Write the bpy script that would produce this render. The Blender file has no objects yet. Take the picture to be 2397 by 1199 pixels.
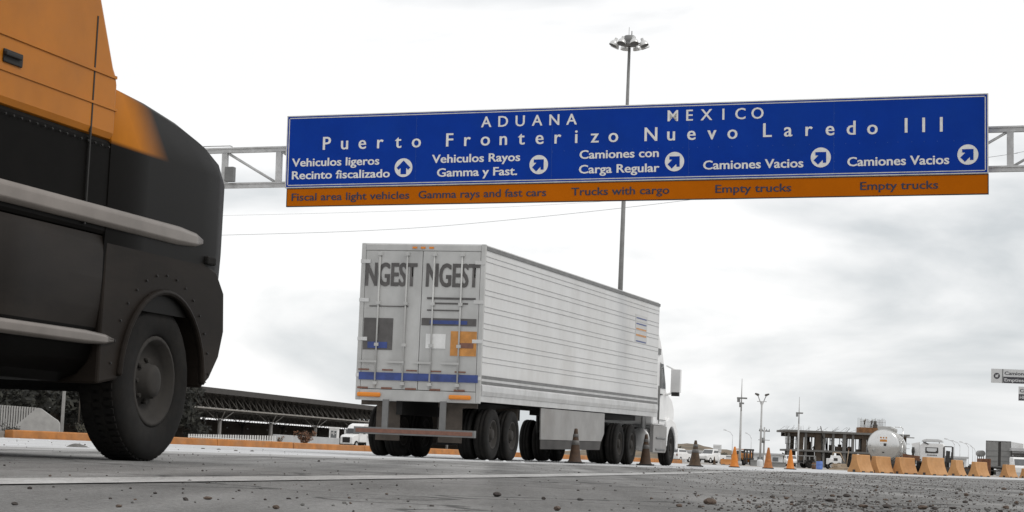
import bpy, bmesh, math, random
from mathutils import Vector, Matrix, noise
R = math.radians
PI = math.pi
random.seed(11)
scn = bpy.context.scene
col = scn.collection

# ------------------------------------------------------------------ camera
FOC = 4700.0 / 2397.0                      # focal length in picture widths
PITCH, ROLL, EYE = math.atan(462 / 4700.0), math.atan(0.0428), 0.15
cam = bpy.data.cameras.new('camera')
cam.sensor_width = 36.0
cam.lens = 36.0 * FOC
cam.clip_start, cam.clip_end = 0.05, 6000
cam_ob = bpy.data.objects.new('camera', cam)
col.objects.link(cam_ob)
_f = Vector((0, math.cos(PITCH), math.sin(PITCH)))
_u = Vector((0, -math.sin(PITCH), math.cos(PITCH)))
_x = Vector((1, 0, 0))
RIGHT = _x * math.cos(ROLL) + _u * math.sin(ROLL)
UP = -_x * math.sin(ROLL) + _u * math.cos(ROLL)
cam_ob.matrix_world = Matrix(((RIGHT.x, UP.x, -_f.x, 0), (RIGHT.y, UP.y, -_f.y, 0),
                              (RIGHT.z, UP.z, -_f.z, EYE), (0, 0, 0, 1)))
scn.camera = cam_ob

# ------------------------------------------------------------------ light
SUN_EL, SUN_AZ = R(48), R(118)             # azimuth clockwise from the view direction
w = bpy.data.worlds.new('World')
scn.world = w
w.use_nodes = True
nt = w.node_tree
nt.nodes.clear()
N = nt.nodes.new
L = nt.links.new
out = N('ShaderNodeOutputWorld')
bg = N('ShaderNodeBackground')
bg.inputs['Strength'].default_value = 0.1
sky = N('ShaderNodeTexSky')
sky.sky_type = 'NISHITA'
sky.sun_disc = False
sky.sun_elevation = SUN_EL
sky.sun_rotation = SUN_AZ
tc = N('ShaderNodeTexCoord')
sep = N('ShaderNodeSeparateXYZ')
L(tc.outputs['Generated'], sep.inputs[0])
def wmath(op, a, b=None, c=None):
    n = N('ShaderNodeMath')
    n.operation = op
    for i, v in enumerate((a, b, c)):
        if v is None:
            continue
        if isinstance(v, (int, float)):
            n.inputs[i].default_value = v
        else:
            L(v, n.inputs[i])
    return n.outputs[0]
zc = wmath('MAXIMUM', sep.outputs['Z'], 0.0)
mp_ = N('ShaderNodeMapping')
mp_.inputs['Scale'].default_value = (5.2, 5.2, 15.0)
mp_.inputs['Location'].default_value = (2.3, 0.6, 1.1)
L(tc.outputs['Generated'], mp_.inputs[0])
nz = N('ShaderNodeTexNoise')
nz.inputs['Scale'].default_value = 1.0
nz.inputs['Detail'].default_value = 8
nz.inputs['Roughness'].default_value = 0.50
nz.inputs['Distortion'].default_value = 0.35
L(mp_.outputs[0], nz.inputs['Vector'])
# a bank of greyer cloud low on the right of the view, thin bright cloud above and to the left
bank = N('ShaderNodeMapRange')
bank.inputs['From Min'].default_value = -0.12
bank.inputs['From Max'].default_value = 0.12
bank.inputs['To Min'].default_value = 0.0
bank.inputs['To Max'].default_value = 0.16
L(sep.outputs['X'], bank.inputs['Value'])
high = N('ShaderNodeMapRange')
high.inputs['From Min'].default_value = 0.08
high.inputs['From Max'].default_value = 0.22
high.inputs['To Min'].default_value = 0.0
high.inputs['To Max'].default_value = 0.44
L(zc, high.inputs['Value'])
amp = wmath('MULTIPLY_ADD', nz.outputs['Fac'], 3.3, -1.13)
dens = wmath('SUBTRACT', wmath('ADD', amp, bank.outputs[0]), high.outputs[0])
ramp = N('ShaderNodeValToRGB')
ramp.color_ramp.elements[0].position = 0.44
ramp.color_ramp.elements[0].color = (1, 1, 1, 1)
ramp.color_ramp.elements[1].position = 1.0
ramp.color_ramp.elements[1].color = (0.64, 0.67, 0.69, 1)
L(dens, ramp.inputs[0])
sc = N('ShaderNodeVectorMath')
sc.operation = 'SCALE'
sc.inputs['Scale'].default_value = 10.4
L(ramp.outputs[0], sc.inputs[0])
mix = N('ShaderNodeMix')
mix.data_type = 'RGBA'
mix.inputs['Factor'].default_value = 0.95
L(sky.outputs[0], mix.inputs['A'])
L(sc.outputs[0], mix.inputs['B'])
L(mix.outputs['Result'], bg.inputs['Color'])
L(bg.outputs[0], out.inputs[0])

sun = bpy.data.lights.new('sun', 'SUN')
sun.energy = 1.1
sun.angle = R(14)
sun.color = (1.0, 0.97, 0.92)
sun_ob = bpy.data.objects.new('sun', sun)
col.objects.link(sun_ob)
sd = Vector((math.sin(SUN_AZ) * math.cos(SUN_EL), math.cos(SUN_AZ) * math.cos(SUN_EL), math.sin(SUN_EL)))
sun_ob.rotation_euler = sd.to_track_quat('Z', 'Y').to_euler()
vs = scn.view_settings
vs.view_transform = 'Standard'
vs.look = 'None'
vs.exposure = 0.0
vs.gamma = 1.0

# ------------------------------------------------------------------ measuring helpers
def at(px, py, Y):
    """the point at depth Y seen at (px, py) of the 2397 x 1199 photograph"""
    d = _f + RIGHT * ((px - 1198.5) / 4700) - UP * ((py - 599.5) / 4700)
    return Vector((0, 0, EYE)) + d * (Y / d.y)
def ground_at(px, py, z=0.0):
    d = _f + RIGHT * ((px - 1198.5) / 4700) - UP * ((py - 599.5) / 4700)
    return Vector((0, 0, EYE)) + d * ((z - EYE) / d.z)
def hor(px):
    return 1010.9 + 0.0428 * px
def base(px, Y, z=0.0):
    p = at(px, hor(px), Y)
    return Vector((p.x, Y, z))
def zat(px, py, Y):
    return at(px, py, Y).z

# ------------------------------------------------------------------ materials
def M(name, rgb, rough=0.6, metal=0.0, var=0.12, scale=4.0, bump=0.0, bscale=40.0, dirt=0.0,
      dirt_rgb=(0.16, 0.13, 0.10), spec=0.5, stretch=(1, 1, 1), coat=0.0, detail=5):
    m = bpy.data.materials.new(name)
    m.use_nodes = True
    t = m.node_tree
    b = t.nodes['Principled BSDF']
    b.inputs['Roughness'].default_value = rough
    b.inputs['Metallic'].default_value = metal
    b.inputs['Specular IOR Level'].default_value = spec
    if coat:
        b.inputs['Coat Weight'].default_value = coat
        b.inputs['Coat Roughness'].default_value = 0.15
    c = t.nodes.new('ShaderNodeTexCoord')
    mp = t.nodes.new('ShaderNodeMapping')
    mp.inputs['Scale'].default_value = stretch
    t.links.new(c.outputs['Object'], mp.inputs[0])
    n = t.nodes.new('ShaderNodeTexNoise')
    n.inputs['Scale'].default_value = scale
    n.inputs['Detail'].default_value = detail
    n.inputs['Roughness'].default_value = 0.6
    t.links.new(mp.outputs[0], n.inputs['Vector'])
    r = t.nodes.new('ShaderNodeValToRGB')
    r.color_ramp.elements[0].position = 0.3
    r.color_ramp.elements[1].position = 0.7
    r.color_ramp.elements[0].color = tuple(max(0, x * (1 - var)) for x in rgb) + (1,)
    r.color_ramp.elements[1].color = tuple(min(1, x * (1 + var)) for x in rgb) + (1,)
    t.links.new(n.outputs['Fac'], r.inputs[0])
    last = r.outputs[0]
    if dirt:
        n2 = t.nodes.new('ShaderNodeTexNoise')
        n2.inputs['Scale'].default_value = scale * 0.45
        n2.inputs['Detail'].default_value = 8
        n2.inputs['Roughness'].default_value = 0.7
        t.links.new(mp.outputs[0], n2.inputs['Vector'])
        r2 = t.nodes.new('ShaderNodeValToRGB')
        r2.color_ramp.elements[0].position = 0.45
        r2.color_ramp.elements[0].color = (0, 0, 0, 1)
        r2.color_ramp.elements[1].position = 0.75
        r2.color_ramp.elements[1].color = (dirt, dirt, dirt, 1)
        t.links.new(n2.outputs['Fac'], r2.inputs[0])
        mx = t.nodes.new('ShaderNodeMix')
        mx.data_type = 'RGBA'
        t.links.new(r2.outputs[0], mx.inputs['Factor'])
        t.links.new(last, mx.inputs['A'])
        mx.inputs['B'].default_value = tuple(dirt_rgb) + (1,)
        last = mx.outputs['Result']
    t.links.new(last, b.inputs['Base Color'])
    if bump:
        n3 = t.nodes.new('ShaderNodeTexNoise')
        n3.inputs['Scale'].default_value = bscale
        n3.inputs['Detail'].default_value = 6
        t.links.new(c.outputs['Object'], n3.inputs['Vector'])
        bp = t.nodes.new('ShaderNodeBump')
        bp.inputs['Strength'].default_value = bump
        bp.inputs['Distance'].default_value = 0.02
        t.links.new(n3.outputs['Fac'], bp.inputs['Height'])
        t.links.new(bp.outputs[0], b.inputs['Normal'])
    return m

def ground_mat(name, lo, hi, dark, coarse, fine, bump=0.5, crack=0.0):
    """aggregate surface: broad patches, medium blotches, fine grains"""
    m = bpy.data.materials.new(name)
    m.use_nodes = True
    t = m.node_tree
    b = t.nodes['Principled BSDF']
    b.inputs['Roughness'].default_value = 0.92
    b.inputs['Specular IOR Level'].default_value = 0.25
    c = t.nodes.new('ShaderNodeTexCoord')
    def noi(s, d, ro=0.6, vec=None):
        n = t.nodes.new('ShaderNodeTexNoise')
        n.inputs['Scale'].default_value = s
        n.inputs['Detail'].default_value = d
        n.inputs['Roughness'].default_value = ro
        t.links.new(vec or c.outputs['Object'], n.inputs['Vector'])
        return n.outputs['Fac']
    mp = t.nodes.new('ShaderNodeMapping')
    mp.inputs['Rotation'].default_value = (0, 0, R(17))
    mp.inputs['Scale'].default_value = (1.0, 0.12, 1)
    t.links.new(c.outputs['Object'], mp.inputs[0])
    a1 = noi(coarse, 6, 0.65)
    a2 = noi(coarse * 5, 6, 0.65, mp.outputs[0])
    a3 = noi(fine, 5, 0.75)
    def mth(op, x, y):
        n = t.nodes.new('ShaderNodeMath')
        n.operation = op
        for i, v in enumerate((x, y)):
            if isinstance(v, float):
                n.inputs[i].default_value = v
            else:
                t.links.new(v, n.inputs[i])
        return n.outputs[0]
    a4 = noi(fine * 3.1, 3, 0.7)
    s = mth('ADD', mth('MULTIPLY', a1, 0.18), mth('MULTIPLY', a2, 0.20))
    s = mth('ADD', s, mth('MULTIPLY', a3, 0.34))
    s = mth('ADD', s, mth('MULTIPLY', a4, 0.28))
    r = t.nodes.new('ShaderNodeValToRGB')
    e = r.color_ramp.elements
    e[0].position = 0.40
    e[0].color = dark + (1,)
    e[1].position = 0.60
    e[1].color = hi + (1,)
    k = e.new(0.48)
    k.color = lo + (1,)
    t.links.new(s, r.inputs[0])
    last = r.outputs[0]
    if crack:
        # tyre streaks along the lanes, oil blots, a web of cracks
        mq = t.nodes.new('ShaderNodeMapping')
        mq.inputs['Rotation'].default_value = (0, 0, R(14))
        mq.inputs['Scale'].default_value = (1.5, 0.02, 1)
        t.links.new(c.outputs['Object'], mq.inputs[0])
        st_ = noi(1.0, 3, 0.5, mq.outputs[0])
        bl_ = noi(0.55, 4, 0.6)
        nn = t.nodes.new('ShaderNodeTexNoise')
        nn.inputs['Scale'].default_value = 1.6
        nn.inputs['Detail'].default_value = 5
        t.links.new(c.outputs['Object'], nn.inputs['Vector'])
        ad_ = t.nodes.new('ShaderNodeVectorMath')
        ad_.operation = 'ADD'
        t.links.new(c.outputs['Object'], ad_.inputs[0])
        t.links.new(nn.outputs['Color'], ad_.inputs[1])
        vo = t.nodes.new('ShaderNodeTexVoronoi')
        vo.feature = 'DISTANCE_TO_EDGE'
        vo.inputs['Scale'].default_value = 0.42
        t.links.new(ad_.outputs[0], vo.inputs['Vector'])
        def rng(src, a, d, e0, e1):
            n = t.nodes.new('ShaderNodeMapRange')
            n.inputs['From Min'].default_value = a
            n.inputs['From Max'].default_value = d
            n.inputs['To Min'].default_value = e0
            n.inputs['To Max'].default_value = e1
            t.links.new(src, n.inputs['Value'])
            return n.outputs[0]
        k1 = rng(st_, 0.40, 0.62, 0.74, 1.12)
        k2 = rng(bl_, 0.62, 0.70, 1.0, 0.62)
        k3 = rng(vo.outputs['Distance'], 0.006, 0.016, 0.38, 1.0)
        kk = mth('MULTIPLY', mth('MULTIPLY', k1, k2), k3)
        ml = t.nodes.new('ShaderNodeVectorMath')
        ml.operation = 'SCALE'
        t.links.new(last, ml.inputs[0])
        t.links.new(kk, ml.inputs['Scale'])
        last = ml.outputs[0]
    t.links.new(last, b.inputs['Base Color'])
    bp = t.nodes.new('ShaderNodeBump')
    bp.inputs['Strength'].default_value = bump
    bp.inputs['Distance'].default_value = 0.012
    t.links.new(a3, bp.inputs['Height'])
    t.links.new(bp.outputs[0], b.inputs['Normal'])
    return m

asphalt = ground_mat('asphalt', (0.18, 0.178, 0.173), (0.36, 0.356, 0.35), (0.066, 0.064, 0.062), 0.35, 42, 0.9, 1.0)
pale_concrete = ground_mat('pale_concrete', (0.46, 0.465, 0.47), (0.60, 0.605, 0.61), (0.28, 0.28, 0.28), 0.3, 16, 0.3)
dirt_ground = ground_mat('dirt', (0.28, 0.262, 0.24), (0.40, 0.375, 0.345), (0.16, 0.145, 0.13), 0.12, 7, 0.6)
worn_paint = ground_mat('worn_paint', (0.33, 0.327, 0.32), (0.52, 0.515, 0.51), (0.13, 0.128, 0.125), 0.9, 30, 0.6)
stone_a = M('dark_stone', (0.05, 0.042, 0.038), 0.85, var=0.35, scale=30, bump=0.6, bscale=60)
stone_b = M('brown_stone', (0.095, 0.068, 0.052), 0.85, var=0.35, scale=30, bump=0.6, bscale=60)
stone_c = M('grey_stone', (0.13, 0.126, 0.12), 0.88, var=0.3, scale=30, bump=0.6, bscale=60)

orange_paint = M('orange_truck_paint', (0.42, 0.145, 0.012), 0.5, var=0.14, scale=1.6, dirt=0.4, dirt_rgb=(0.26, 0.115, 0.04), spec=0.2)
black_paint = M('black_truck_paint', (0.004, 0.0035, 0.003), 0.5, var=0.3, scale=3, dirt=0.25, dirt_rgb=(0.014, 0.011, 0.009), spec=0.03)
hood_paint = M('two_tone_hood_paint', (0.42, 0.145, 0.012), 0.5, var=0.14, scale=1.6, dirt=0.4, dirt_rgb=(0.26, 0.115, 0.04), spec=0.12)
def _two_tone(m):
    # sprayed swoosh: orange above the belt line, running out into black towards the nose
    t = m.node_tree
    b = t.nodes['Principled BSDF']
    src = b.inputs['Base Color'].links[0].from_socket
    c = t.nodes.new('ShaderNodeTexCoord')
    s = t.nodes.new('ShaderNodeSeparateXYZ')
    t.links.new(c.outputs['Object'], s.inputs[0])
    def rng(v, a, d):
        n = t.nodes.new('ShaderNodeMapRange')
        n.inputs['From Min'].default_value = a
        n.inputs['From Max'].default_value = d
        t.links.new(v, n.inputs['Value'])
        return n.outputs[0]
    k = t.nodes.new('ShaderNodeMath')
    k.operation = 'MULTIPLY_ADD'
    t.links.new(s.outputs['Z'], k.inputs[0])
    k.inputs[1].default_value = 0.9
    t.links.new(s.outputs['X'], k.inputs[2])
    f = t.nodes.new('ShaderNodeMath')
    f.operation = 'MULTIPLY'
    t.links.new(rng(s.outputs['Z'], 1.925, 1.955), f.inputs[0])
    t.links.new(rng(k.outputs[0], 1.02, 0.62), f.inputs[1])
    mx = t.nodes.new('ShaderNodeMix')
    mx.data_type = 'RGBA'
    mx.inputs['A'].default_value = (0.004, 0.0035, 0.003, 1)
    t.links.new(src, mx.inputs['B'])
    t.links.new(f.outputs[0], mx.inputs['Factor'])
    t.links.new(mx.outputs['Result'], b.inputs['Base Color'])
_two_tone(hood_paint)
brown_panel = M('dusty_brown_panel', (0.014, 0.011, 0.009), 0.5, var=0.3, scale=1.6, dirt=0.6, dirt_rgb=(0.042, 0.033, 0.026), spec=0.08, stretch=(.5, 1, 1.6))
chrome = M('dull_chrome', (0.24, 0.215, 0.195), 0.36, metal=1.0, var=0.12, scale=3)
steel = M('galvanized_steel', (0.42, 0.42, 0.415), 0.55, metal=0.35, var=0.18, scale=7)
dark_steel = M('dark_steel', (0.014, 0.013, 0.012), 0.75, metal=0.0, var=0.3, scale=6)
rubber = M('tyre_rubber', (0.011, 0.0105, 0.010), 0.9, var=0.3, scale=9, dirt=0.35, dirt_rgb=(0.035, 0.029, 0.024), spec=0.2)
rim_dusty = M('dusty_rim', (0.022, 0.019, 0.016), 0.85, metal=0.0, var=0.2, scale=8)
rim_white = M('white_rim', (0.55, 0.55, 0.54), 0.5, metal=0.2, var=0.15, scale=8)
glass = M('dark_glass', (0.02, 0.022, 0.024), 0.08, var=0.2, scale=2, spec=0.8)
glass_far = M('grey_glass', (0.10, 0.105, 0.11), 0.15, var=0.2, scale=2, spec=0.8)
white_paint = M('white_paint', (0.76, 0.76, 0.755), 0.38, var=0.05, scale=3, dirt=0.22, dirt_rgb=(0.45, 0.43, 0.40))
trailer_white = M('trailer_white', (0.60, 0.60, 0.595), 0.40, var=0.05, scale=1.3, dirt=0.7, dirt_rgb=(0.44, 0.425, 0.40), stretch=(0.9, 1, 0.5))
trailer_rear = M('trailer_rear_grey', (0.44, 0.44, 0.43), 0.5, var=0.16, scale=1.6, dirt=0.45, dirt_rgb=(0.26, 0.25, 0.235), stretch=(1, 1, 0.6))
rail_grey = M('rail_grey', (0.16, 0.16, 0.158), 0.5, metal=0.3, var=0.2, scale=3)
aluminium = M('aluminium', (0.55, 0.55, 0.545), 0.42, metal=0.55, var=0.12, scale=2.5, dirt=0.4, dirt_rgb=(0.30, 0.28, 0.25))
letter_dark = M('dark_lettering', (0.085, 0.08, 0.078), 0.6, var=0.25, scale=5)
decal_blue = M('blue_decal', (0.03, 0.055, 0.20), 0.5, var=0.3, scale=5)
decal_orange = M('orange_decal', (0.50, 0.22, 0.05), 0.5, var=0.25, scale=6)
decal_white = M('white_decal', (0.68, 0.68, 0.67), 0.5, var=0.1, scale=6)
reflector_red = M('red_reflector', (0.17, 0.075, 0.05), 0.4, var=0.2, scale=14)
lamp_orange = M('amber_lamp', (0.68, 0.215, 0.012), 0.3, var=0.06, scale=14)
skirt_grey = M('skirt_grey', (0.25, 0.245, 0.238), 0.55, var=0.15, scale=1.5, dirt=0.7, dirt_rgb=(0.17, 0.155, 0.14))
rib_grey = M('rib_grey', (0.50, 0.50, 0.495), 0.5, var=0.1, scale=3)
mudflap_mat = M('mudflap', (0.085, 0.070, 0.058), 0.85, var=0.3, scale=4)

sign_blue = M('sign_blue', (0.0025, 0.034, 0.275), 0.7, var=0.10, scale=0.9, dirt=0.22, dirt_rgb=(0.012, 0.065, 0.27), spec=0.08)
sign_orange = M('sign_orange', (0.42, 0.105, 0.001), 0.7, var=0.06, scale=1.2, spec=0.05)
sign_white = M('sign_lettering_white', (0.66, 0.65, 0.63), 0.5, var=0.10, scale=6)
sign_letter_dark = M('sign_lettering_slate', (0.045, 0.048, 0.075), 0.7, var=0.30, scale=9, spec=0.1)
sign_edge = M('sign_edge', (0.50, 0.50, 0.49), 0.5, metal=0.2, var=0.15, scale=5)
gantry_mat = M('gantry_steel', (0.50, 0.50, 0.495), 0.6, metal=0.2, var=0.22, scale=4, dirt=0.35, dirt_rgb=(0.30, 0.295, 0.285))
mast_mat = M('mast_steel', (0.20, 0.20, 0.197), 0.6, metal=0.3, var=0.15, scale=2)
pale_pole = M('pale_pole', (0.42, 0.42, 0.415), 0.6, var=0.15, scale=3)
far_pole = M('far_pole', (0.60, 0.61, 0.62), 0.6, var=0.08, scale=2)
lamp_shell = M('lamp_shell', (0.62, 0.62, 0.61), 0.35, metal=0.5, var=0.1, scale=5)
wire_mat = M('wire', (0.26, 0.26, 0.26), 0.7, var=0.1)

kerb_orange = M('kerb_orange', (0.40, 0.155, 0.035), 0.8, var=0.28, scale=2.2, dirt=0.7, dirt_rgb=(0.27, 0.16, 0.09), bump=0.4, bscale=20)
barrier_orange = M('barrier_orange', (0.44, 0.225, 0.085), 0.75, var=0.14, scale=3.5, dirt=0.5, dirt_rgb=(0.47, 0.29, 0.16), bump=0.2, bscale=18)
cone_orange = M('cone_orange', (0.56, 0.175, 0.012), 0.6, var=0.16, scale=9, dirt=0.35, dirt_rgb=(0.26, 0.10, 0.03))
cone_dirty = M('cone_dirty', (0.055, 0.028, 0.013), 0.75, var=0.35, scale=12, dirt=0.7, dirt_rgb=(0.03, 0.025, 0.021))
cone_dark = M('cone_dark', (0.06, 0.034, 0.015), 0.75, var=0.5, scale=14, dirt=0.7, dirt_rgb=(0.028, 0.024, 0.020))
cone_collar = M('cone_collar', (0.10, 0.095, 0.09), 0.5, var=0.2, scale=12)
cone_base = M('cone_base', (0.020, 0.019, 0.018), 0.85, var=0.3, scale=9)

canopy_dark = M('canopy_dark', (0.045, 0.041, 0.038), 0.8, var=0.25, scale=0.4)
canopy_truss = M('canopy_truss', (0.10, 0.092, 0.082), 0.7, var=0.2, scale=0.6)
canopy_chord = M('canopy_chord', (0.24, 0.225, 0.205), 0.7, var=0.2, scale=0.6)
canopy_column = M('canopy_column', (0.50, 0.48, 0.455), 0.8, var=0.12, scale=0.8)
canopy_wall = M('canopy_wall', (0.16, 0.130, 0.105), 0.85, var=0.2, scale=0.3)
fence_grey = M('fence_grey', (0.34, 0.335, 0.325), 0.8, var=0.15, scale=3)
fence_white = M('fence_white', (0.66, 0.65, 0.63), 0.7, var=0.12, scale=3)
wall_grey = M('wall_grey', (0.42, 0.425, 0.43), 0.85, var=0.12, scale=0.8)
bark = M('bark', (0.045, 0.038, 0.030), 0.9, var=0.3, scale=5)
leaf_dark = M('leaf_dark', (0.010, 0.0105, 0.008), 0.8, var=0.4, scale=1.5)
leaf_mid = M('leaf_mid', (0.022, 0.022, 0.016), 0.8, var=0.4, scale=1.5)
leaf_rust = M('leaf_rust', (0.16, 0.075, 0.040), 0.8, var=0.4, scale=2.5)
leaf_olive = M('leaf_olive', (0.085, 0.078, 0.055), 0.8, var=0.4, scale=2.5)
hill_mat = M('hill_scrub', (0.115, 0.098, 0.072), 0.95, var=0.55, scale=0.075, dirt=0.95, dirt_rgb=(0.26, 0.165, 0.085), detail=9, stretch=(1, 1, 2.5))
slab_grey = M('slab_concrete', (0.15, 0.147, 0.14), 0.9, var=0.2, scale=0.5)
formwork = M('formwork_timber', (0.060, 0.044, 0.031), 0.9, var=0.4, scale=0.7)
formwork_orange = M('formwork_orange', (0.20, 0.098, 0.042), 0.9, var=0.45, scale=1.2)
prop_mat = M('prop_steel', (0.085, 0.078, 0.07), 0.8, var=0.3, scale=1)
rebar_mat = M('rebar', (0.22, 0.205, 0.19), 0.8, var=0.2, scale=1)
block_mat = M('block_wall', (0.115, 0.105, 0.095), 0.9, var=0.3, scale=0.5)
tank_steel = M('tank_steel', (0.60, 0.60, 0.59), 0.20, metal=0.9, var=0.08, scale=1.2)
tank_matt = M('tank_band', (0.42, 0.42, 0.41), 0.5, metal=0.4, var=0.1, scale=2)
rust_mat = M('rust', (0.155, 0.070, 0.038), 0.85, var=0.35, scale=3)
machine_orange = M('machine_orange', (0.42, 0.165, 0.030), 0.6, var=0.2, scale=3, dirt=0.3)
blue_plastic = M('blue_plastic', (0.10, 0.18, 0.46), 0.55, var=0.12, scale=3)
timber = M('pale_timber', (0.34, 0.26, 0.18), 0.85, var=0.25, scale=3)
grey_box = M('grey_box', (0.22, 0.22, 0.215), 0.7, var=0.15, scale=2)
dark_box = M('dark_box', (0.045, 0.042, 0.04), 0.8, var=0.3, scale=2)
worker_mat = M('work_clothes', (0.07, 0.062, 0.055), 0.9, var=0.3, scale=4)
skin_mat = M('skin', (0.20, 0.12, 0.085), 0.7, var=0.1, scale=4)
hat_mat = M('hard_hat', (0.55, 0.54, 0.50), 0.5, var=0.1, scale=4)
board_white = M('board_white', (0.62, 0.63, 0.635), 0.7, var=0.1, scale=0.6)
board_grey = M('board_grey', (0.50, 0.50, 0.495), 0.6, var=0.06, scale=2)
board_black = M('board_black', (0.035, 0.033, 0.040), 0.6, var=0.2, scale=3)

# ------------------------------------------------------------------ mesh helpers
class B:
    def __init__(s):
        s.bm = bmesh.new()
    def faces(s, verts, m, smooth=False):
        vs_ = [s.bm.verts.new(v) for v in verts]
        try:
            f = s.bm.faces.new(vs_)
        except ValueError:
            return None
        f.material_index = m
        f.smooth = smooth
        return f
    def box(s, c, size, m=0, rot=None):
        c = Vector(c)
        hx, hy, hz = size[0] / 2, size[1] / 2, size[2] / 2
        pts = [Vector((x, y, z)) for x in (-hx, hx) for y in (-hy, hy) for z in (-hz, hz)]
        if rot is not None:
            if isinstance(rot, (int, float)):
                rot = Matrix.Rotation(rot, 3, 'Z')
            pts = [rot @ p for p in pts]
        v = [s.bm.verts.new(c + p) for p in pts]
        for q in ((0, 1, 3, 2), (4, 6, 7, 5), (0, 4, 5, 1), (2, 3, 7, 6), (0, 2, 6, 4), (1, 5, 7, 3)):
            f = s.bm.faces.new([v[i] for i in q])
            f.material_index = m
        return s
    def span(s, x0, x1, y0, y1, z0, z1, m=0):
        return s.box(((x0 + x1) / 2, (y0 + y1) / 2, (z0 + z1) / 2), (abs(x1 - x0), abs(y1 - y0), abs(z1 - z0)), m)
    def tube(s, p, q, r, r2=None, n=8, m=0, smooth=True):
        p, q = Vector(p), Vector(q)
        r2 = r if r2 is None else r2
        d = (q - p).normalized()
        a = d.orthogonal().normalized()
        b = d.cross(a)
        r0 = [s.bm.verts.new(p + (a * math.cos(2 * PI * k / n) + b * math.sin(2 * PI * k / n)) * r) for k in range(n)]
        r1 = [s.bm.verts.new(q + (a * math.cos(2 * PI * k / n) + b * math.sin(2 * PI * k / n)) * r2) for k in range(n)]
        for k in range(n):
            f = s.bm.faces.new((r0[k], r0[(k + 1) % n], r1[(k + 1) % n], r1[k]))
            f.material_index = m
            f.smooth = smooth
        for ring in (list(reversed(r0)), r1):
            f = s.bm.faces.new(ring)
            f.material_index = m
        return s
    def path(s, pts, r, n=6, m=0):
        for a, b in zip(pts, pts[1:]):
            s.tube(a, b, r, n=n, m=m)
        return s
    def lathe(s, prof, n=20, mat=None, m=0, smooth=True, ms=None):
        mat = mat or Matrix.Identity(4)
        rings = []
        for (r, z) in prof:
            if r < 1e-5:
                rings.append([s.bm.verts.new(mat @ Vector((0, 0, z)))])
            else:
                rings.append([s.bm.verts.new(mat @ Vector((r * math.cos(2 * PI * k / n), r * math.sin(2 * PI * k / n), z))) for k in range(n)])
        for i, (a, b) in enumerate(zip(rings, rings[1:])):
            mm = ms[i] if ms else m
            for k in range(n):
                k2 = (k + 1) % n
                if len(a) == 1 and len(b) == 1:
                    continue
                if len(a) == 1:
                    q = (a[0], b[k2], b[k])
                elif len(b) == 1:
                    q = (a[k], a[k2], b[0])
                else:
                    q = (a[k], a[k2], b[k2], b[k])
                f = s.bm.faces.new(q)
                f.material_index = mm
                f.smooth = smooth
        return s
    def prism(s, poly, a0, a1, axis='y', m=0, side_m=None):
        """poly in the plane across the axis: (x,z) for y, (y,z) for x, (x,y) for z"""
        def P(u, v, t):
            return Vector((u, t, v)) if axis == 'y' else Vector((t, u, v)) if axis == 'x' else Vector((u, v, t))
        A = [s.bm.verts.new(P(u, v, a0)) for u, v in poly]
        C = [s.bm.verts.new(P(u, v, a1)) for u, v in poly]
        n = len(poly)
        for k in range(n):
            f = s.bm.faces.new((A[k], A[(k + 1) % n], C[(k + 1) % n], C[k]))
            f.material_index = m
        for ring in (list(reversed(A)), C):
            f = s.bm.faces.new(ring)
            f.material_index = m if side_m is None else side_m
        return s
    def loft(s, secs, m=0, cap=True, smooth=True, pick=None):
        rs = [[s.bm.verts.new(p) for p in sec] for sec in secs]
        for a, b in zip(rs, rs[1:]):
            for k in range(len(a) - 1):
                f = s.bm.faces.new((a[k], a[k + 1], b[k + 1], b[k]))
                f.smooth = smooth
                f.material_index = pick(f.calc_center_median()) if pick else m
        if cap:
            for ring in (rs[0], rs[-1]):
                f = s.bm.faces.new(ring)
                f.material_index = pick(f.calc_center_median()) if pick else m
        return s
    def add_mesh(s, me, mat, m=0):
        n0 = len(s.bm.verts)
        f0 = len(s.bm.faces)
        s.bm.from_mesh(me)
        s.bm.verts.ensure_lookup_table()
        s.bm.faces.ensure_lookup_table()
        for v in s.bm.verts[n0:]:
            v.co = mat @ v.co
        for f in s.bm.faces[f0:]:
            f.material_index = m
    def build(s, name, mats, parent=None, bevel=0.0, normals=True):
        if normals:
            bmesh.ops.recalc_face_normals(s.bm, faces=s.bm.faces[:])
        me = bpy.data.meshes.new(name)
        s.bm.to_mesh(me)
        s.bm.free()
        for k in (mats if isinstance(mats, (list, tuple)) else [mats]):
            me.materials.append(k)
        o = bpy.data.objects.new(name, me)
        col.objects.link(o)
        if parent is not None:
            o.parent = parent
        if bevel:
            bv = o.modifiers.new('bevel', 'BEVEL')
            bv.width = bevel
            bv.segments = 2
            bv.limit_method = 'ANGLE'
            bv.angle_limit = R(40)
        return o

def tag(o, label=None, cat=None, group=None, kind=None):
    if label:
        o['label'] = label
    if cat:
        o['category'] = cat
    if group:
        o['group'] = group
    if kind:
        o['kind'] = kind
    return o
def thing(name, label, cat, loc=(0, 0, 0), rz=0.0, group=None, ry=0.0):
    o = bpy.data.objects.new(name, None)
    col.objects.link(o)
    o.location = loc
    o.rotation_euler = (0, ry, rz)
    o.empty_display_size = 0.3
    return tag(o, label, cat, group)
def copy_tree(o, parent=None):
    c = o.copy()
    col.objects.link(c)
    if parent is not None:
        c.parent = parent
    for ch in list(o.children):
        copy_tree(ch, c)
    return c

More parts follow.
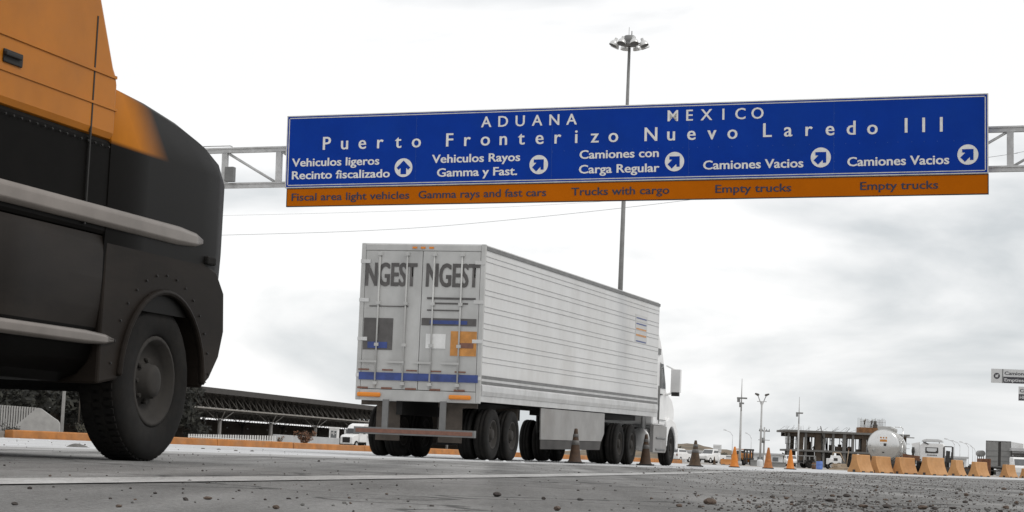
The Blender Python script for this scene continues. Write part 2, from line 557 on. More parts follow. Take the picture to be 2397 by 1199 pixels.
_dg = None
def glyphs(text, bold=0.0, extrude=0.006, spacing=1.0):
    """outline text as a mesh: origin at the left end of the baseline, capital height 1"""
    cu = bpy.data.curves.new('lettering', 'FONT')
    cu.body = text
    cu.size = 1.0
    cu.space_character = spacing
    cu.offset = bold
    cu.extrude = 0.0
    cu.resolution_u = 3
    o = bpy.data.objects.new('lettering', cu)
    col.objects.link(o)
    bpy.context.view_layer.update()
    dg = bpy.context.evaluated_depsgraph_get()
    me = bpy.data.meshes.new_from_object(o.evaluated_get(dg))
    bpy.data.objects.remove(o)
    bpy.data.curves.remove(cu)
    return me
_capme = glyphs('H')
CAP = max(v.co.y for v in _capme.vertices)
def letter_line(b, text, x0, x1, ybase, cap, frame, m=0, bold=0.012, depth=0.006):
    """a line of text from x0 to x1 in the plane of frame (x right, y up, z out)"""
    me = glyphs(text, bold)
    xs = [v.co.x for v in me.vertices]
    lo, hi = min(xs), max(xs)
    k = (x1 - x0) / (hi - lo)
    mat = frame @ Matrix.Translation((x0 - lo * k, ybase, depth)) @ Matrix.Diagonal((k, cap / CAP, 1, 1))
    fat = cap * .022
    for i, dx in enumerate((-fat, 0, fat)):
        b.add_mesh(me, Matrix.Translation(frame.to_3x3() @ Vector((dx, 0, i * .0004))) @ mat, m)
    bpy.data.meshes.remove(me)
def letter_spaced(b, text, x0, x1, ybase, cap, frame, m=0, bold=0.004, depth=0.006, wide=1.0):
    """widely spaced capitals or letters: centres evenly placed between x0 and x1 (outer edges)"""
    mes = [glyphs(ch, bold) for ch in text]
    k = cap / CAP
    ext = [(min(v.co.x for v in me.vertices) * k * wide, max(v.co.x for v in me.vertices) * k * wide) for me in mes]
    c0 = x0 + (ext[0][1] - ext[0][0]) / 2
    c1 = x1 - (ext[-1][1] - ext[-1][0]) / 2
    n = len(text)
    for i, me in enumerate(mes):
        c = c0 + (c1 - c0) * i / (n - 1)
        mid = (ext[i][0] + ext[i][1]) / 2
        for j, dx in enumerate((-cap * .019, 0, cap * .019)):
            b.add_mesh(me, frame @ Matrix.Translation((c - mid + dx, ybase, depth + j * .0004)) @ Matrix.Diagonal((k * wide, k, 1, 1)), m)
        bpy.data.meshes.remove(me)

def wheel(parent, x, y, z, r, wd, out, rim=rim_dusty, seg=28):
    """tyre with a rim as its child, axle along y; out = +1 / -1: which side the rim shows"""
    b = B()
    Mx = Matrix.Translation((x, y, z)) @ Matrix.Rotation(R(90), 4, 'X')
    h = wd / 2
    b.lathe([(r * .56, -h * .8), (r * .60, -h), (r * .88, -h), (r * .97, -h * .85), (r, -h * .6), (r, -h * .25), (r * .975, -h * .2),
             (r * .975, -h * .05), (r, 0), (r, h * .25), (r * .975, h * .3), (r * .975, h * .5), (r, h * .55), (r * .97, h * .85),
             (r * .88, h), (r * .60, h), (r * .56, h * .8), (r * .56, -h * .8)], seg, Mx)
    t = b.build('wheel', rubber, parent)
    c = B()
    Mo = Matrix.Translation((x, y, z)) @ Matrix.Rotation(R(90) * (1 if out < 0 else -1), 4, 'X')
    c.lathe([(r * .57, h * .55), (r * .57, h * .92), (r * .52, h * .95), (r * .48, h * .55), (r * .30, h * .35), (r * .22, h * .5),
             (r * .20, h * .9), (r * .12, h * .98), (0, h)], seg, Mo)
    for k in range(8):
        a = 2 * PI * k / 8
        p = Mo @ Vector((r * .26 * math.cos(a), r * .26 * math.sin(a), h * .40))
        q = Mo @ Vector((r * .26 * math.cos(a), r * .26 * math.sin(a), h * .62))
        c.tube(p, q, r * .03, n=6)
    c.build('rim', rim, t)
    return t
# ------------------------------------------------------------------ the ground
def sheet(name, pts, z, m, kind='structure', cuts=0):
    bm = bmesh.new()
    f = bm.faces.new([bm.verts.new((x, y, z)) for x, y in pts])
    if f.normal.z < 0:
        bmesh.ops.reverse_faces(bm, faces=[f])
    bmesh.ops.triangulate(bm, faces=bm.faces[:])
    me = bpy.data.meshes.new(name)
    bm.to_mesh(me)
    bm.free()
    for p in me.polygons:
        if p.normal.z < 0:
            p.flip()
    me.materials.append(m)
    o = bpy.data.objects.new(name, me)
    col.objects.link(o)
    o['kind'] = kind
    return o
def strip_poly(pts, wd):
    L_, R_ = [], []
    for i, p in enumerate(pts):
        a = Vector(pts[max(0, i - 1)])
        b = Vector(pts[min(len(pts) - 1, i + 1)])
        d = (b - a).normalized()
        nrm = Vector((-d.y, d.x)) * (wd / 2)
        L_.append(tuple(Vector(p) + nrm))
        R_.append(tuple(Vector(p) - nrm))
    return L_ + R_[::-1]
EDGE = [(-18.4, -20), (-4.4, 17.66), (-1.8, 26.0), (0.15, 31.0), (2.95, 38.2), (8.07, 48.5), (16, 63), (30, 86)]
KD = Vector((0.349, 0.937))
K0 = Vector((-13.3, 53.3))
def kp(t, offs=0.0):
    return (K0.x + KD.x * t - KD.y * offs, K0.y + KD.y * t + KD.x * offs)
sheet('ground', [(-2500, -300), (2500, -300), (2500, 5000), (-2500, 5000)], -0.008, dirt_ground)
sheet('road', EDGE + [(75, 86), (75, -20)], 0.0, asphalt)
sheet('concrete_lane', [EDGE[0]] + [kp(-78)] + [kp(66)] + [(30, 100), EDGE[-1]] + EDGE[-2:0:-1], -0.004, pale_concrete)
sh = ground_mat('grey_shoulder', (0.30, 0.298, 0.294), (0.42, 0.418, 0.412), (0.17, 0.168, 0.165), 0.35, 20, 0.3)
sheet('shoulder', strip_poly([(x - 0.83, y + 0.3) for x, y in EDGE[:5]], 1.7), 0.0005, sh)
sheet('edge_line', strip_poly([(-0.6, 29.2), (0.15, 31.0), (2.95, 38.2), (8.07, 48.5), (16, 63)], 0.42), 0.004, worn_paint)
sheet('lane_line', strip_poly([(-3.6, -4.0), (-1.5, 6.03), (0.065, 13.4), (1.9, 23.0), (3.65, 33), (7.5, 50)], 0.33), 0.004, worn_paint)

# orange kerb of the median, laid in blocks
b = B()
t = 0.6
while t < 66:
    ln = 5.7 + random.uniform(-0.4, 0.4)
    dz = random.uniform(-0.008, 0.008)
    dy = random.uniform(-0.015, 0.015)
    ang = math.atan2(KD.y, KD.x)
    c = kp(t + ln / 2, 0.14 + dy)
    mt = Matrix.Translation((c[0], c[1], 0)) @ Matrix.Rotation(ang, 4, 'Z')
    prof = [(-0.14, -0.05), (0.14, -0.05), (0.14, 0.20 + dz), (-0.09, 0.215 + dz), (-0.125, 0.19 + dz)]
    A = [b.bm.verts.new(mt @ Vector((-ln / 2 + 0.02, -u, v))) for u, v in [(-p[0], p[1]) for p in prof]]
    C = [b.bm.verts.new(mt @ Vector((ln / 2 - 0.02, -u, v))) for u, v in [(-p[0], p[1]) for p in prof]]
    for k in range(5):
        b.bm.faces.new((A[k], A[(k + 1) % 5], C[(k + 1) % 5], C[k]))
    b.bm.faces.new(A[::-1])
    b.bm.faces.new(C)
    t += ln
tag(b.build('kerb', kerb_orange, bevel=0.012), kind='structure')
b = B()
pl = [kp(-60, 0.30), kp(64, 0.30), kp(66, 14), kp(-60, 60)]
b.prism(pl, -0.02, 0.175, 'z')
tag(b.build('median', dirt_ground), kind='structure')

# ------------------------------------------------------------------ overhead sign and its gantry
O_ = Vector((-5.74, 50.463, 6.13))
u_ = Vector((0.954, -0.299, 0.0212)).normalized()
n_ = Vector((-0.299, -0.954, 0)).normalized()
n_ = (n_ - u_ * n_.dot(u_)).normalized()
v_ = n_.cross(u_)
SF = Matrix(((u_.x, v_.x, n_.x, O_.x), (u_.y, v_.y, n_.y, O_.y), (u_.z, v_.z, n_.z, O_.z), (0, 0, 0, 1)))
I4 = Matrix.Identity(4)
sg = thing('direction_sign', 'long blue overhead sign with an orange strip reading ADUANA MEXICO Puerto Fronterizo Nuevo Laredo III', 'road sign')
sg.matrix_world = SF
XL, XR = -0.05, 17.285
b = B()
b.span(XL, XR, 0.485, 2.29, -0.06, 0.0, 0)
blue = b.build('blue_panel', sign_blue, sg)
b = B()
y0, y1 = 0.485, 2.29
b.span(XL - 0.012, XR + 0.012, y1 - 0.001, y1 + 0.022, -0.07, 0.008)
b.span(XL - 0.012, XR + 0.012, y0 - 0.022, y0 + 0.001, -0.07, 0.008)
b.span(XL - 0.022, XL + 0.001, y0 - 0.022, y1 + 0.022, -0.07, 0.0085)
b.span(XR - 0.001, XR + 0.022, y0 - 0.022, y1 + 0.022, -0.07, 0.0085)
e = 0.055
wd = 0.022
b.span(XL + e, XR - e, y1 - e, y1 - e + wd, 0.001, 0.004)
b.span(XL + e, XR - e, y0 + e - 0.02, y0 + e - 0.02 + wd, 0.001, 0.004)
b.span(XL + e - wd, XL + e, y0 + e, y1 - e, 0.001, 0.0042)
b.span(XR - e, XR - e + wd, y0 + e, y1 - e, 0.001, 0.0042)
b.build('border', sign_edge, blue)
b = B()
letter_spaced(b, 'ADUANA', 5.12, 7.56, 1.875, 0.262, I4)
letter_spaced(b, 'MEXICO', 9.82, 12.13, 1.885, 0.262, I4)
letter_spaced(b, 'Puerto', 0.93, 3.55, 1.42, 0.325, I4)
letter_spaced(b, 'Fronterizo', 4.22, 8.60, 1.42, 0.325, I4)
letter_spaced(b, 'Nuevo', 9.26, 11.51, 1.42, 0.325, I4)
letter_spaced(b, 'Laredo', 12.13, 14.80, 1.44, 0.325, I4)
letter_spaced(b, 'III', 15.43, 16.28, 1.455, 0.335, I4)
letter_line(b, 'Vehiculos ligeros', 0.10, 2.46, 1.01, 0.20, I4)
letter_line(b, 'Recinto fiscalizado', 0.11, 2.75, 0.685, 0.20, I4)
letter_line(b, 'Vehiculos Rayos', 3.86, 6.14, 1.015, 0.20, I4)
letter_line(b, 'Gamma y Fast.', 4.00, 6.07, 0.67, 0.20, I4)
letter_line(b, 'Camiones con', 7.65, 9.61, 1.03, 0.20, I4)
letter_line(b, 'Carga Regular', 7.64, 9.63, 0.67, 0.20, I4)
letter_line(b, 'Camiones Vacios', 10.70, 13.08, 0.70, 0.205, I4)
letter_line(b, 'Camiones Vacios', 14.11, 16.43, 0.70, 0.205, I4)
b.build('lettering', sign_white, blue, normals=False)
ARW = [(0, .18), (.18, 0), (.125, -.055), (.074, -.008), (.074, -.165), (-.074, -.165), (-.074, -.008), (-.125, -.055), (-.18, 0)]
for (cx_, cy_, turn) in ((3.11, 0.915, 0), (6.62, 0.91, -45), (10.0, 0.905, -45), (13.49, 0.92, -45), (16.85, 0.905, -45)):
    b = B()
    b.tube((cx_, cy_, 0.001), (cx_, cy_, 0.007), 0.235, n=40, m=0, smooth=False)
    ca, sa = math.cos(R(turn)), math.sin(R(turn))
    poly = [(cx_ + x * ca - y * sa, cy_ + x * sa + y * ca) for x, y in ARW]
    b.prism(poly, 0.0072, 0.010, 'z', 1)
    b.build('arrow_disc', [sign_white, sign_blue], blue)
b = B()
for x in (3.43, 6.95, 10.35, 13.8):
    b.span(x - .012, x - .006, 0.54, 2.23, 0.0005, 0.0022)
for k in range(34):
    x = 6.9 + k * 0.30 + random.uniform(-0.05, 0.05)
    b.span(x, x + 0.018, 1.225, 1.243, 0.0005, 0.005)
for x in (3.43, 6.95, 10.35, 13.8):
    for k in range(9):
        if random.random() < 0.75:
            y = 0.62 + k * 0.19
            b.span(x, x + 0.016, y, y + 0.016, 0.0005, 0.005)
b.build('rivets', M('sign_rivet', (0.035, 0.085, 0.32), 0.6, var=.2, scale=8, spec=.1), blue)
b = B()
b.span(XL + 0.04, XR + 0.01, 0.0, 0.435, -0.06, 0.0)
orng = b.build('orange_panel', sign_orange, sg)
b = B()
xl, xr = XL + 0.04, XR + 0.01
b.span(xl - 0.014, xr + 0.014, 0.434, 0.452, -0.06, 0.006)
b.span(xl - 0.014, xr + 0.014, -0.018, 0.001, -0.06, 0.006)
b.span(xl - 0.016, xl + 0.001, -0.018, 0.452, -0.06, 0.0065)
b.span(xr - 0.001, xr + 0.016, -0.018, 0.452, -0.06, 0.0065)
b.build('border', dark_steel, orng)
b = B()
for txt, x0, x1 in (('Fiscal area light vehicles', 0.12, 3.28), ('Gamma rays and fast cars', 3.53, 6.82), ('Trucks with cargo', 7.46, 9.88),
                    ('Empty trucks', 11.0, 12.80), ('Empty trucks', 14.41, 16.18)):
    letter_line(b, txt, x0, x1, 0.135, 0.185, I4, bold=0.006)
b.build('lettering', sign_letter_dark, orng, normals=False)

gn = thing('sign_gantry', 'grey steel truss gantry that carries the long blue overhead sign', 'gantry')
gn.matrix_world = SF
TZ = -0.42
yb, yt = 0.62, 1.54
x0, x1 = -9.58, 24.0
for y in (yb, yt):
    b = B()
    b.span(x0, x1, y - 0.065, y + 0.065, TZ - 0.09, TZ + 0.03)
    b.span(x0, x1, y + 0.030, y + 0.068, TZ + 0.03, TZ + 0.06)
    b.build('chord', gantry_mat, gn)
verts_x = [-0.46 + 1.519 * k for k in range(-6, 17)]
for x in verts_x:
    b = B()
    b.span(x - 0.075, x + 0.075, yb + 0.065, yt - 0.065, TZ - 0.08, TZ + 0.02)
    b.build('vertical_member', gantry_mat, gn)
for xa, xb in zip(verts_x, verts_x[1:]):
    b = B()
    if xb < 8.5:
        b.tube((xa + 0.08, yt - 0.07, TZ - 0.03), (xb - 0.08, yb + 0.07, TZ - 0.03), 0.036, n=6)
    else:
        b.tube((xa + 0.08, yb + 0.07, TZ - 0.03), (xb - 0.08, yt - 0.07, TZ - 0.03), 0.036, n=6)
    b.build('diagonal_brace', gantry_mat, gn)
b = B()
b.span(-1.86, -1.62, 0.70, 1.08, TZ + 0.065, TZ + 0.24)
b.build('junction_box', rail_grey, gn, bevel=0.01)
b = B()
b.path([(-2.6, 1.66, TZ), (-1.85, 1.66, TZ), (-1.78, 1.64, TZ), (-1.78, 1.58, TZ)], 0.016)
b.build('conduit', gantry_mat, gn)
for x in (1.0, 4.6, 8.2, 11.8, 15.4):
    b = B()
    b.span(x - 0.05, x + 0.05, 0.1, 2.2, TZ + 0.068, -0.06)
    b.build('sign_bracket', gantry_mat, gn)
for x in (x0 + 0.1, x1 - 0.1):
    b = B()
    z0 = -(O_.z + u_.z * x)
    b.tube((x, z0, TZ - 0.45), (x, yt + 0.3, TZ - 0.45), 0.26, 0.20, n=16)
    b.span(x - 0.45, x + 0.45, z0, z0 + 0.08, TZ - 0.9, TZ)
    b.build('post', gantry_mat, gn)

# ------------------------------------------------------------------ high mast light
hm = thing('high_mast_light', 'tall grey mast with a ring of floodlights rising behind the blue sign', 'lamp mast', (6.52, 119, 0))
hx = hm.location.x
zr = zat(1470, 104, 119)
b = B()
b.tube((0, 0, 0), (0, 0, zr - 0.2), 0.19, 0.085, n=14)
b.tube((0, 0, 0), (0, 0, 0.5), 0.36, 0.3, n=14)
b.build('pole', mast_mat, hm)
b = B()
b.lathe([(0.10, -0.25), (0.42, -0.2), (0.44, -0.08), (0.3, -0.02), (0.36, 0.05), (0.36, 0.36), (0.30, 0.42), (0, 0.44)], 16, Matrix.Translation((0, 0, zr + 0.1)))
b.tube((-.05, 0, zr + 0.5), (-.05, 0, zr + 1.05), 0.014, n=5)
b.tube((0.12, 0, zr + 0.5), (0.12, 0, zr + 0.82), 0.03, n=5)
for k in range(8):
    a = 2 * PI * (k + 0.3) / 8
    b.tube((0.3 * math.cos(a), 0.3 * math.sin(a), zr), (0.86 * math.cos(a), 0.86 * math.sin(a), zr + 0.02), 0.04, n=6)
b.build('hub', mast_mat, hm)
for k in range(8):
    a = 2 * PI * (k + 0.3) / 8
    b = B()
    Mx = Matrix.Translation((0.93 * math.cos(a), 0.93 * math.sin(a), zr + 0.06)) @ Matrix.Rotation(a, 4, 'Z') @ Matrix.Rotation(R(-24), 4, 'Y')
    b.lathe([(0.26, -0.24), (0.265, -0.2), (0.235, -0.05), (0.16, 0.06), (0.09, 0.10), (0.09, 0.26), (0, 0.27)], 16, Mx)
    b.lathe([(0.255, -0.235), (0.2, -0.14), (0, -0.10)], 16, Mx, m=1)
    b.build('lamp_head', [lamp_shell, rail_grey], hm)

# overhead wires strung across the yard
b = B()
def wire_run(pts, r, mb):
    P_ = [at(px, py, Y) for px, py, Y in pts]
    cur = bpy.data.curves.new('wire', 'CURVE')
    # smooth the run with Catmull-Rom steps
    Q = [P_[0] * 2 - P_[1]] + P_ + [P_[-1] * 2 - P_[-2]]
    S = []
    for i in range(1, len(Q) - 2):
        for s in range(8):
            t_ = s / 8
            a, b_, c, d = Q[i - 1], Q[i], Q[i + 1], Q[i + 2]
            S.append(0.5 * ((2 * b_) + (c - a) * t_ + (2 * a - 5 * b_ + 4 * c - d) * t_ * t_ + (3 * b_ - a - 3 * c + d) * t_ ** 3))
    S.append(P_[-1])
    bpy.data.curves.remove(cur)
    mb.path(S, r, 5)
wire_run([(146, 560, 90), (510, 551, 88), (860, 540, 85), (1150, 519, 82), (1640, 465, 77), (2311, 369, 71), (2397, 355, 70), (2700, 300, 66)], 0.008, b)
tag(b.build('overhead_wire', wire_mat), 'thin dark wire sagging low behind the blue sign towards the far right', 'wire', 'wires strung behind the sign')
b = B()
wire_run([(146, 511, 91), (510, 505, 89), (870, 496, 86), (1240, 482, 83), (1640, 455, 79), (2311, 398, 73), (2700, 355, 69)], 0.005, b)
tag(b.build('overhead_wire', wire_mat), 'fainter thin wire, the upper of the two running in behind the orange sign strip', 'wire', 'wires strung behind the sign')
# ------------------------------------------------------------------ the near orange truck
TA = R(17)
FW = Vector((math.sin(TA), math.cos(TA), 0))
LF = Vector((-math.cos(TA), math.sin(TA), 0))
RZ = PI / 2 - TA
trk = thing('truck_tractor', 'close orange and black truck filling the left edge, silver strips along its side', 'truck',
            Vector((-2.03, 13.6, 0)) + LF * 1.22, RZ)
BZ = 1.94                                     # where the orange meets the black
def hood_sec(x, w, zb, zs, zt):
    lo = [(-w + 0.02, zb), (-w, zb + (min(BZ, zs - .1) - zb) * .5), (-w, min(BZ, zs - 0.10)), (-w + 0.012, zs - 0.06), (-w + 0.07, zs - 0.015), (-w + .2, zs + (zt - zs) * .25),
          (-w * .5, zs + (zt - zs) * .75), (0, zt)]
    pts = lo + [(-y, z) for y, z in lo[-2::-1]]
    return [(x, y, z) for y, z in pts]
b = B()
st = [(0.36, 0.72, .95, 1.74, 1.76), (0.345, .95, .95, 1.80, 1.84), (0.29, 1.10, .95, 1.90, 1.96), (.19, 1.185, .95, 2.00, 2.07), (.04, 1.215, .95, 2.09, 2.17), (-.2, 1.22, .95, 2.17, 2.25), (-.55, 1.22, .95, 2.235, 2.33),
      (-1.0, 1.22, .95, 2.285, 2.40), (-1.52, 1.22, .95, 2.315, 2.44)]
b.loft([hood_sec(*s) for s in st])
hood = b.build('hood', hood_paint, trk)
def arch(cx_, cz_, r, a0, a1, n=14):
    return [(cx_ + r * math.cos(R(a0 + (a1 - a0) * k / n)), cz_ + r * math.sin(R(a0 + (a1 - a0) * k / n))) for k in range(n + 1)]
for s in (-1, 1):
    b = B()
    poly = [(-1.50, .46), (-1.50, 1.36), (-.2, 1.36), (.08, 1.30), (.22, 1.16), (.25, .9), (.19, .72), (.06, .57), (-.06, .50)] + arch(-.66, .50, .58, 0, 180)
    ya, yb_ = (-1.215, -.80) if s < 0 else (.80, 1.215)
    b.prism(poly, ya, yb_, 'y')
    lip = arch(-.66, .50, .61, 2, 178, 22) + arch(-.66, .50, .57, 178, 2, 22)
    b.prism(lip, s * 1.20, s * 1.245, 'y')
    b.build('fender', brown_panel, trk, bevel=0.03)
b = B()
b.prism([(.30, .50), (.36, .58), (.36, .80), (.32, .90), (.0, .90), (.0, .46)], -.95, .95, 'y')
b.build('bumper', chrome, trk, bevel=0.02)
b = B()
b.span(.34, .375, -.52, .52, .98, 1.66, 0)
for k in range(9):
    b.span(.375, .39, -.5, .5, 1.02 + k * .068, 1.042 + k * .068, 1)
b.build('grille', [dark_steel, chrome], trk)
for s in (-1, 1):
    b = B()
    b.lathe([(0, .05), (.09, .045), (.11, .02), (.115, -.05), (0, -.05)], 18, Matrix.Translation((.31, s * .82, 1.15)) @ Matrix.Rotation(R(90), 4, 'Y'))
    b.build('headlight', lamp_shell, trk)
for s in (-1, 1):
    b = B()
    for zc_, h_ in ((1.475, .125), (.735, .085)):
        xe = -.30 if zc_ > 1 else -1.46
        prof = [(0, -h_ / 2), (.012, -h_ * .46), (.019, -h_ * .2), (.014, 0), (.019, h_ * .2), (.012, h_ * .46), (0, h_ / 2)]
        secs = []
        for x, k in ((-6.3, 1), (xe - .25, 1), (xe, .75), (xe + .12, .25)):
            secs.append([(x, s * (1.222 + y * k), zc_ + z * k) for y, z in prof])
        b.loft(secs)
    b.build('side_trim', chrome, trk)
# cab
b = B()
cabp = [(-1.47, BZ), (-1.47, 2.33), (-1.53, 2.40), (-1.74, 2.80), (-1.97, 3.24), (-2.15, 3.38), (-2.6, 3.46), (-4.0, 3.5), (-4.05, BZ)]
b.prism(cabp, -1.226, 1.226, 'y', 0)
cab = b.build('cab', orange_paint, trk, bevel=0.05)
b = B()
b.prism([(-1.47, 1.36), (-1.47, BZ + .01), (-4.05, BZ + .01), (-4.05, 1.36)], -1.215, 1.215, 'y')
b.build('lower_cab', black_paint, trk, bevel=0.03)
b = B()
b.span(-4.06, -1.52, -1.234, -1.21, 2.325, 2.343)
b.span(-4.06, -1.52, 1.21, 1.234, 2.325, 2.343)
b.span(-4.06, -1.49, -1.233, -1.21, 2.13, 2.145)
b.build('belt_moulding', orange_paint, trk)
for s in (-1, 1):
    b = B()
    b.prism([(-1.95, 2.72), (-2.10, 3.18), (-2.9, 3.22), (-2.9, 2.72)], s * 1.212, s * 1.226, 'y')
    b.build('side_window', glass, cab)
    b = B()
    b.span(-3.08, -3.062, s * 1.22, s * 1.229, 1.4, 2.68)
    b.span(-1.80, -1.785, s * 1.22, s * 1.229, 1.4, 2.66)
    b.build('door_seams', dark_steel, cab)
b = B()
p0, p1 = Vector((-1.56, 0, 2.45)), Vector((-1.95, 0, 3.2))
d = (p1 - p0)
nrm = Vector((d.z, 0, -d.x)).normalized() * .012
b.prism([(p0.x, p0.z), (p1.x, p1.z), (p1.x + nrm.x, p1.z + nrm.z), (p0.x + nrm.x, p0.z + nrm.z)], -1.1, 1.1, 'y')
b.build('windscreen', glass, cab)
# side fairing over the tank, then the sleeper and the chassis
for s in (-1, 1):
    b = B()
    prof = [(1.36, 1.20), (1.30, 1.212), (1.10, 1.215), (.92, 1.205), (.80, 1.19), (.70, 1.18), (.60, 1.15), (.52, 1.08), (.47, .95), (.47, .6), (1.36, .6)]
    secs = [[(x, s * y, z) for z, y in prof] for x in (-1.52, -2.6, -3.6, -4.6, -6.2)]
    b.loft(secs, pick=lambda c: 0 if c.z > .76 else 1)
    b.build('side_fairing', [brown_panel, black_paint], trk)
b = B()
b.prism([(-4.07, 1.37), (-4.07, 3.55), (-4.3, 3.75), (-6.2, 3.8), (-6.2, 1.37)], -1.2, 1.2, 'y')
b.build('sleeper', orange_paint, trk, bevel=0.05)
b = B()
b.span(-9.0, -.15, -.45, -.35, .62, .95)
b.span(-9.0, -.15, .35, .45, .62, .95)
b.span(-1.4, -.1, -.345, .345, .55, 1.2)
b.span(-4.0, -1.5, -.3, .3, .50, .9)
b.tube((-.66, -.85, .5), (-.66, .85, .5), .07, n=10)
b.tube((-7.0, -.85, .5), (-7.0, .85, .5), .1, n=10)
b.tube((-8.3, -.85, .5), (-8.3, .85, .5), .1, n=10)
b.build('chassis', dark_steel, trk)
for s in (-1, 1):
    wheel(trk, -.66, s * 1.03, .515, .515, .30, s)
    for x in (-7.0, -8.3):
        wheel(trk, x, s * 1.06, .515, .515, .28, s)
        wheel(trk, x, s * .74, .515, .515, .28, s)

for s_ in (-1, 1):
    # latch, door handle and a row of rivets
    b = B()
    b.box((-.05, s_ * 1.222, 1.36), (.13, .035, .055))
    b.build('hood_latch', rubber, trk, bevel=.01)
    b = B()
    b.box((-2.72, s_ * 1.232, 2.215), (.20, .012, .075), 0)
    b.box((-2.74, s_ * 1.246, 2.225), (.17, .022, .025), 0)
    b.build('door_handle', dark_steel, cab, bevel=.006)
    b = B()
    for k in range(30):
        x = -1.56 - k * .085
        b.tube((x, s_ * 1.222, 1.90), (x, s_ * 1.232, 1.90), .007, n=6)
    for k in range(15):
        a_ = R(8 + k * 164 / 14)
        b.tube((-.66 + .70 * math.cos(a_), s_ * 1.212, .50 + .70 * math.sin(a_)), (-.66 + .70 * math.cos(a_), s_ * 1.224, .50 + .70 * math.sin(a_)), .008, n=6)
    b.build('rivets', dark_steel, trk)
    b = B()
    for k in range(60):
        a_ = 2 * PI * k / 60
        for q, yy in ((0, -.075), (.5, 0.0), (1, .075)):
            aa = a_ + q * .05
            Mr = Matrix.Translation((-.66 + .512 * math.cos(aa), s_ * 1.03 + yy, .515 + .512 * math.sin(aa))) @ Matrix.Rotation(-aa + PI / 2, 4, 'Y')
            vs_ = [Mr @ Vector((x, y, z)) for x in (-.017, .017) for y in (-.032, .032) for z in (-.008, .004)]
            vv = [b.bm.verts.new(v) for v in vs_]
            for qd in ((0, 1, 3, 2), (4, 6, 7, 5), (0, 4, 5, 1), (2, 3, 7, 6), (0, 2, 6, 4), (1, 5, 7, 3)):
                b.bm.faces.new([vv[i] for i in qd])
    b.build('tread_blocks', rubber, trk)
# ------------------------------------------------------------------ the white box trailer
PT = R(0.6)
tr = thing('semi_trailer', 'white ribbed box trailer with dark lettering on its rear doors, driving under the blue sign', 'trailer',
           Vector((-.486, 38.1, 0)), RZ, None, -PT)
TL, TW, ZB, ZT = 15.2, 2.5, 1.10, 4.09
b = B()
b.span(0.0, TL, .012, TW - .012, 1.60, ZT - .10, 0)
box = b.build('cargo_box', trailer_white, tr)
b = B()
for s, y in ((-1, 0.012), (1, TW - 0.012)):
    for k in range(7):
        for z in (1.853 + .32 * k, 1.953 + .32 * k):
            y_out = y + s * .012
            b.prism([(y, z - .010), (y, z + .012), (y_out, z + .007), (y_out, z - .003)], 0.08, TL - .06, 'x')
b.build('side_ribs', rib_grey, box)
b = B()
b.span(0, TL, -.01, TW + .01, ZT - .10, ZT - .03, 0)
b.span(0, TL, .03, TW - .03, ZT - .03, ZT, 1)
b.build('top_rail', [rail_grey, trailer_white], box)
for y0, y1 in ((-.012, .012), (TW - .012, TW + .012)):
    b = B()
    b.span(.0, TL, y0, y1, 1.44, 1.60, 0)
    b.span(.0, TL, y0 - .006, y1 + .006, 1.49, 1.535, 1)
    b.build('side_rail', [rail_grey, aluminium], box)
for s, y in ((1, 0.0), (-1, TW)):
    b = B()
    prof = [(y, 1.44), (y - s * .03, 1.40), (y - s * .035, 1.30), (y - s * .02, 1.22), (y, 1.215), (y, 1.10), (y + s * .06, 1.10), (y + s * .06, 1.44)]
    b.prism(prof, 0.02, TL, 'x')
    b.build('lower_skirt_rail', aluminium, box)
b = B()
b.span(.02, TL - .02, .1, TW - .1, 1.18, 1.42)
for k in range(24):
    b.span(.5 + k * .6, .58 + k * .6, .08, TW - .08, 1.1, 1.18)
b.span(.2, 5.2, .75, .87, .80, 1.1)
b.span(.2, 5.2, 1.63, 1.75, .80, 1.1)
b.span(10.2, TL - .3, .5, 2.0, .98, 1.1)
b.tube((11.0, .5, 1.1), (11.0, .5, .45), .06)
b.tube((11.0, 2.0, 1.1), (11.0, 2.0, .45), .06)
b.build('underframe', dark_steel, tr)
# rear frame and doors
b = B()
b.span(-.05, .02, -.012, .08, 1.06, ZT)
b.span(-.05, .02, TW - .08, TW + .012, 1.06, ZT)
b.span(-.05, .02, .08, TW - .08, ZT - .14, ZT - .02)
b.span(-.06, .03, .08, TW - .08, 1.06, 1.27)
b.build('rear_frame', trailer_rear, tr, bevel=0.012)
RF = Matrix(((0, 0, -1, 0), (-1, 0, 0, 0), (0, 1, 0, 0), (0, 0, 0, 1)))     # text frame on the rear: x to the right, y up, z out
for kdoor, (ya, yb_) in enumerate(((.085, 1.245), (1.255, TW - .085))):
    b = B()
    b.span(-.045, .0, ya, yb_, 1.28, ZT - .145)
    dr = b.build('rear_door', trailer_rear, tr, bevel=0.008)
    b = B()
    for yy in ((ya + .30, ya + .86) if kdoor else (ya + .36, ya + .92)):
        b.tube((-.075, yy, 1.30), (-.075, yy, ZT - .17), .017, n=8)
        for z in (1.36, 2.1, 2.9, 3.85):
            b.span(-.095, -.045, yy - .04, yy + .04, z, z + .06)
        b.span(-.10, -.08, yy - .02, yy + .34, 1.78, 1.82)
    b.build('lock_rod', trailer_rear, dr)
    b = B()
    for z in (1.5, 2.2, 2.95, 3.7):
        yy = ya if kdoor == 0 else yb_
        b.span(-.062, -.045, yy - .10, yy + .10, z, z + .07)
    b.build('hinge', aluminium, dr)
b = B()
FR = RF @ Matrix.Translation((0, 0, .052))
letter_line(b, 'NGEST', -2.40, -1.36, 3.27, .43, FR, bold=.014, depth=.003)
letter_line(b, 'NGEST', -1.16, -.10, 3.27, .43, FR, bold=.014, depth=.003)
